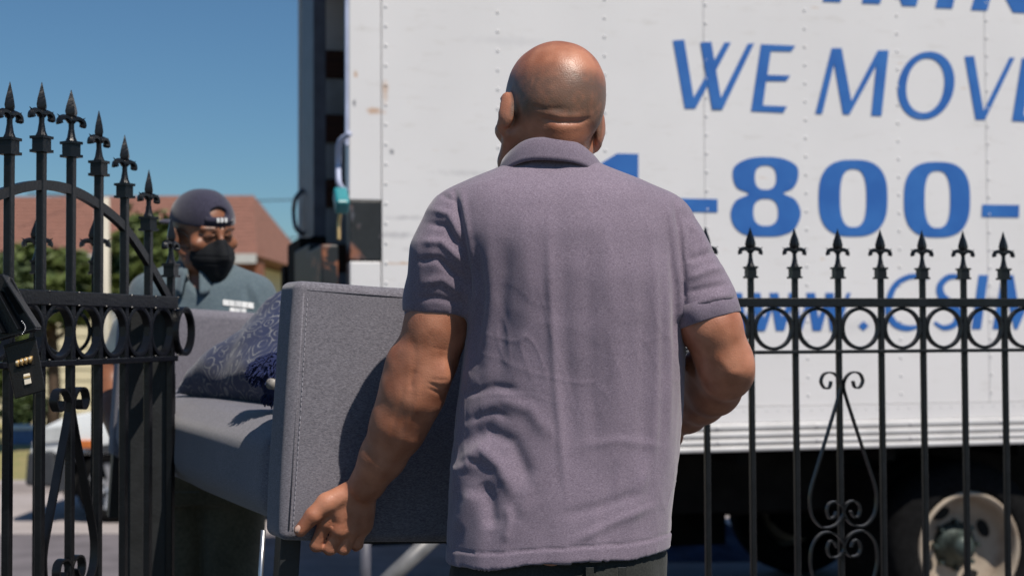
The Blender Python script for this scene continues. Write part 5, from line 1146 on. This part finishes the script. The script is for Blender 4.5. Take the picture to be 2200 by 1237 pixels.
def man_two():
    Y = 4.22; O = P(425, 1240, Y); r = thing('person', 'man in backward navy cap, black mask and blue-grey polo holding the far sofa end', 'person', (O.x, Y, -.02))
    pl = lambda o: place(o, r); h = .0042
    Fb = Field((-1.42, 3.72, .88), (-.60, 4.42, 1.85), h)
    Hc = P(436, 511, Y - .02)
    Mx = Matrix.Translation(Hc) @ Euler((math.radians(-7), math.radians(3), math.radians(180 + 40)), 'XYZ').to_matrix().to_4x4() @ Matrix.Scale(1.04, 4)
    head(Fb, Mx)
    Fb.cone(Mx @ Vector((0, -.02, -.04)), P(428, 650, Y), .058, .062, .02)
    def loftrows(t, sh=0):
        out = []
        for py, xl, xr, b, yc in t: a = P(xl, py, Y); c = P(xr, py, Y); out.append((a.z, (a.x + c.x) / 2, yc, (c.x - a.x) / 2 - sh, b - sh))
        return out
    T = [(560, 388, 478, .050, Y), (574, 348, 518, .065, Y), (590, 308, 553, .082, Y), (618, 290, 577, .100, Y), (700, 284, 585, .118, Y), (800, 300, 560, .118, Y), (920, 305, 552, .115, Y), (1060, 312, 545, .122, Y)]
    Fb.loft(loftrows(T, .016), .02)
    def arm(F, pts, k=.02): F.chain([(P(x, y, d), rr) for x, y, d, rr in pts], k)
    arm(Fb, [(322, 640, Y, .048), (272, 740, Y - .02, .046), (240, 815, Y - .04, .043), (245, 880, Y - .12, .040), (262, 950, Y - .20, .028)])
    arm(Fb, [(548, 642, Y, .048), (600, 750, Y - .01, .046), (622, 830, Y - .05, .042), (605, 900, Y - .13, .038), (590, 960, Y - .20, .028)])
    for s, xs in ((1, 265), (-1, 588)):
        g = lambda x, y, d: P(xs + s * x, y, d)
        W = g(0, 962, Y - .21); K = [g(26, 1000, Y - .235), g(12, 1008, Y - .24), g(-2, 1006, Y - .24), g(-14, 1000, Y - .235)]
        A_ = [g(28, 1024, Y - .25), g(13, 1031, Y - .255), g(-2, 1029, Y - .255), g(-14, 1020, Y - .25)]; B_ = [g(28, 1036, Y - .28), g(13, 1042, Y - .285), g(-2, 1040, Y - .285), g(-14, 1032, Y - .28)]
        hand_parts(Fb, W, K, A_, B_, [(g(8, 968, Y - .215), .016), (g(32, 985, Y - .235), .013), (g(40, 1002, Y - .25), .011), (g(42, 1018, Y - .262), .0095)])
    V, Fc = Fb.mesh(2); L = np.array(Mx.inverted()); Q = V @ L[:3, :3].T + L[:3, 3]
    brow = np.exp(-(((np.abs(Q[:, 0]) - .032) / .016) ** 2 + ((Q[:, 2] - .030) / .006) ** 2)) * (Q[:, 1] > .06)
    eye = np.exp(-(((np.abs(Q[:, 0]) - .032) / .013) ** 2 + ((Q[:, 2] - .011) / .006) ** 2)) * (Q[:, 1] > .06)
    side = np.clip((.045 - Q[:, 1]) / .02, 0, 1) * np.clip((Q[:, 2] + .005) / .02, 0, 1)
    me = npmesh('body', V, Fc); set_tint(me, np.clip(brow * .9 + eye * .8 + side * .55, 0, 1)); pl(link('body', me, M['skin_dark']))
    # polo shirt
    Fs = Field((-1.44, 3.98, .84), (-.60, 4.40, 1.62), h)
    Fs.loft(loftrows(T), .02, 2.3)
    neck = P(432, 630, Y - .125)
    Fs.chain([(P(322, 632, Y), .060), (P(285, 712, Y - .02), .056), (P(262, 762, Y - .03), .056)], .02)
    Fs.chain([(P(548, 634, Y), .060), (P(583, 712, Y - .01), .056), (P(606, 765, Y - .02), .056)], .02)
    # open placket: V-shaped hollow
    Fs.cone(P(431, 578, Y - .10), P(430, 650, Y - .130), .056, .010, .006, sub=True)
    V, Fc = Fs.mesh(2); N = vnormals(V, Fc); px, py = project(V)
    D = folds(px, py, [([(360, 640), (390, 700), (380, 760)], 12, .006), ([(500, 640), (520, 700), (500, 760)], 10, -.007), ([(545, 610), (560, 660), (548, 720)], 8, .006), ([(330, 630), (345, 690), (335, 740)], 8, -.006), ([(525, 600), (535, 650), (530, 700)], 6, -.005)])
    V = V + N * (D + vnoise(V, 14, 5) * .007)[:, None]
    sh = pl(link('polo_shirt', npmesh('polo_shirt', V, Fc), M['teal']))
    def sub(o): o.parent = sh; return o
    # collar wings lying open, as two folded flaps + standing back band
    cc = P(430, 576, Y); n = 48; vs = []; prof = [(-.006, -.02), (-.004, .012), (.001, .020), (.008, .012), (.016, -.012), (.018, -.020), (.012, -.018), (.003, .004)]
    for i in range(n):
        t = -PI / 2 + .32 + (2 * PI - .64) * i / (n - 1); cx = math.cos(t); sy = math.sin(t); fr = .5 - .5 * sy
        drop = .062 * fr ** 1.6; wd = 1 + 1.1 * fr ** 2
        for a, z in prof: vs.append(Vector((cc.x + cx * (.070 + a * wd) * (1 - .25 * fr ** 3), cc.y + sy * (.066 + a * wd + .030 * fr ** 2), cc.z + .014 + z * wd - drop)))
    k_ = len(prof); b = MB(); b.add(vs, [(i * k_ + q, (i + 1) * k_ + q, (i + 1) * k_ + (q + 1) % k_, i * k_ + (q + 1) % k_) for i in range(n - 1) for q in range(k_)] + [tuple(range(k_)), tuple((n - 1) * k_ + q for q in range(k_))[::-1]])
    sub(b.build('collar', M['teal'], None, True))
    # chest print, following the shirt
    def patch(x0, x1, y0, y1, name, sl=0, nu=14, nv=5):
        from mathutils.bvhtree import BVHTree
        bv = BVHTree.FromPolygons([tuple(v) for v in V], [tuple(int(q) for q in f) for f in Fc]); vs = []
        for j in range(nv):
            for i in range(nu):
                u = i / (nu - 1); x = x0 + (x1 - x0) * u; y = y0 + (y1 - y0) * j / (nv - 1) + sl * u; rr = ray(x, y).normalized(); hit = bv.ray_cast(CAM, rr, 20)
                vs.append((hit[0] if hit[0] is not None else P(x, y, Y - .1)) - rr * .003)
        b = MB(); b.add(vs, [(j * nu + i, j * nu + i + 1, (j + 1) * nu + i + 1, (j + 1) * nu + i) for j in range(nv - 1) for i in range(nu - 1)]); return sub(b.build(name, M['white'], None, True))
    for i, (a, c) in enumerate(((479, 492), (492.8, 505), (506, 519), (519.8, 532), (533, 545))): patch(a, c, 643 + i * 1.5, 655 + i * 1.6, 'chest_print', 1.5, 5)
    for i, (a, c) in enumerate(((494, 505), (505.8, 517), (518, 529))): patch(a, c, 660 + i, 671 + i, 'chest_print', 1, 5)
    # mask
    Fm = Field((-1.1, 3.85, 1.35), (-.72, 4.3, 1.72), .003); R = Mx.to_3x3().normalized().to_4x4(); T_ = lambda x, y, z: Mx @ Vector((x, y, z))
    Fm.ell(T_(0, .056, -.050), (.069, .060, .056), .02, R); Fm.ell(T_(0, .082, -.052), (.043, .050, .051), .02, R); Fm.cone(T_(0, .112, -.008), T_(0, .128, -.045), .014, .014, .02); Fm.cone(T_(0, .085, -.095), T_(0, .05, -.10), .03, .03, .02)
    cut = Field.ell
    V2, F2 = Fm.mesh(2); L = np.array(Mx.inverted()); Q = V2 @ L[:3, :3].T + L[:3, 3]; V2 = V2 + vnormals(V2, F2) * (-.0018 * np.exp(-(((Q[:, 2] + .045) / .0025) ** 2)) + -.0015 * np.exp(-(((Q[:, 2] + .065) / .0025) ** 2)))[:, None]
    pl(link('face_mask', npmesh('face_mask', V2, F2), M['mask']))
    for s in (-1, 1):
        for z1 in (.025, -.03): pl(MB().tube(catmull([T_(s * .066, .05, -.01 + z1 * .5), T_(s * .080, .02, z1 * .8), T_(s * .088, -.015, z1)], 5), .002, 6).build('ear_loop', M['mask'], None, True))
    # cap worn backward: dome, band, opening with strap over the forehead, brim behind
    Fc_ = Field((-1.12, 3.9, 1.52), (-.68, 4.48, 1.84), .003)
    Fc_.ell(T_(0, -.004, .053), (.0865 * 1.04, .105 * 1.04, .088 * 1.04), .01, R, cut=(np.array(T_(0, 0, .044)), -np.array((Mx.to_3x3() @ Vector((0, .10, 1))).normalized())))
    Fc_.ell(T_(0, -.135, .038), (.068, .06, .008), .012, R)
    Fc_.ell(T_(0, .108, .076), (.032, .04, .020), .003, R, sub=True)
    V3, F3 = Fc_.mesh(1); V3 = V3 + vnormals(V3, F3) * (vnoise(V3, 22, 3) * .004)[:, None]
    cap = pl(link('cap', npmesh('cap', V3, F3), M['cap']))
    for nm, m_, zz, rr, hh in (('cap_strap', M['cap'], .045, .006, .010),):
        pts = [T_(.042 * t, .107 - .014 * t * t, .056) for t in [-1 + .2 * i for i in range(11)]]
        o = MB().sweep(pts, RECT(.004, .018), up=tuple((Mx.to_3x3() @ Vector((0, 0, 1))).normalized())).build(nm, m_, None, True); o.parent = cap
    for i in range(3):
        c = T_(-.012 + .012 * i, .1105, .056); o = MB().box((c.x - .004, c.y - .004, c.z - .007), (c.x + .004, c.y + .001, c.z + .007)).build('strap_stud', M['white'], None, bevel=.002); o.parent = cap
    # trousers and shoes
    Ft = Field((-1.35, 3.9, -.34), (-.62, 4.5, 1.0), .008); x0 = P(440, 1100, Y).x; g0 = -.02
    Ft.loft([(.95, x0, Y, .17, .12), (.80, x0, Y, .178, .125)], .02, 2.4)
    for s in (-1, 1): Ft.chain([(Vector((x0 + s * .082, Y, .84)), .098), (Vector((x0 + s * .082, Y - .02, .45)), .082), (Vector((x0 + s * .085, Y, .10)), .075)], .012)
    V4, F4 = Ft.mesh(2); V4 = V4 + vnormals(V4, F4) * (vnoise(V4, 11, 3) * .016)[:, None]; pl(link('trousers', npmesh('trousers', V4, F4), M['olive']))
    for s in (-1, 1):
        F2_ = Field((x0 + s * .085 - .1, Y - .3, -.01), (x0 + s * .085 + .1, Y + .12, .16), .006); c = Vector((x0 + s * .085, Y, 0))
        F2_.ell(c + Vector((0, -.07, .045)), (.05, .14, .045), .02); F2_.ell(c + Vector((0, 0, .07)), (.045, .06, .06), .02)
        V5, F5 = F2_.mesh(1); pl(link('shoe', npmesh('shoe', V5, F5), M['shoe']))
man_two()
print('script seconds', time.time() - exec_t0)
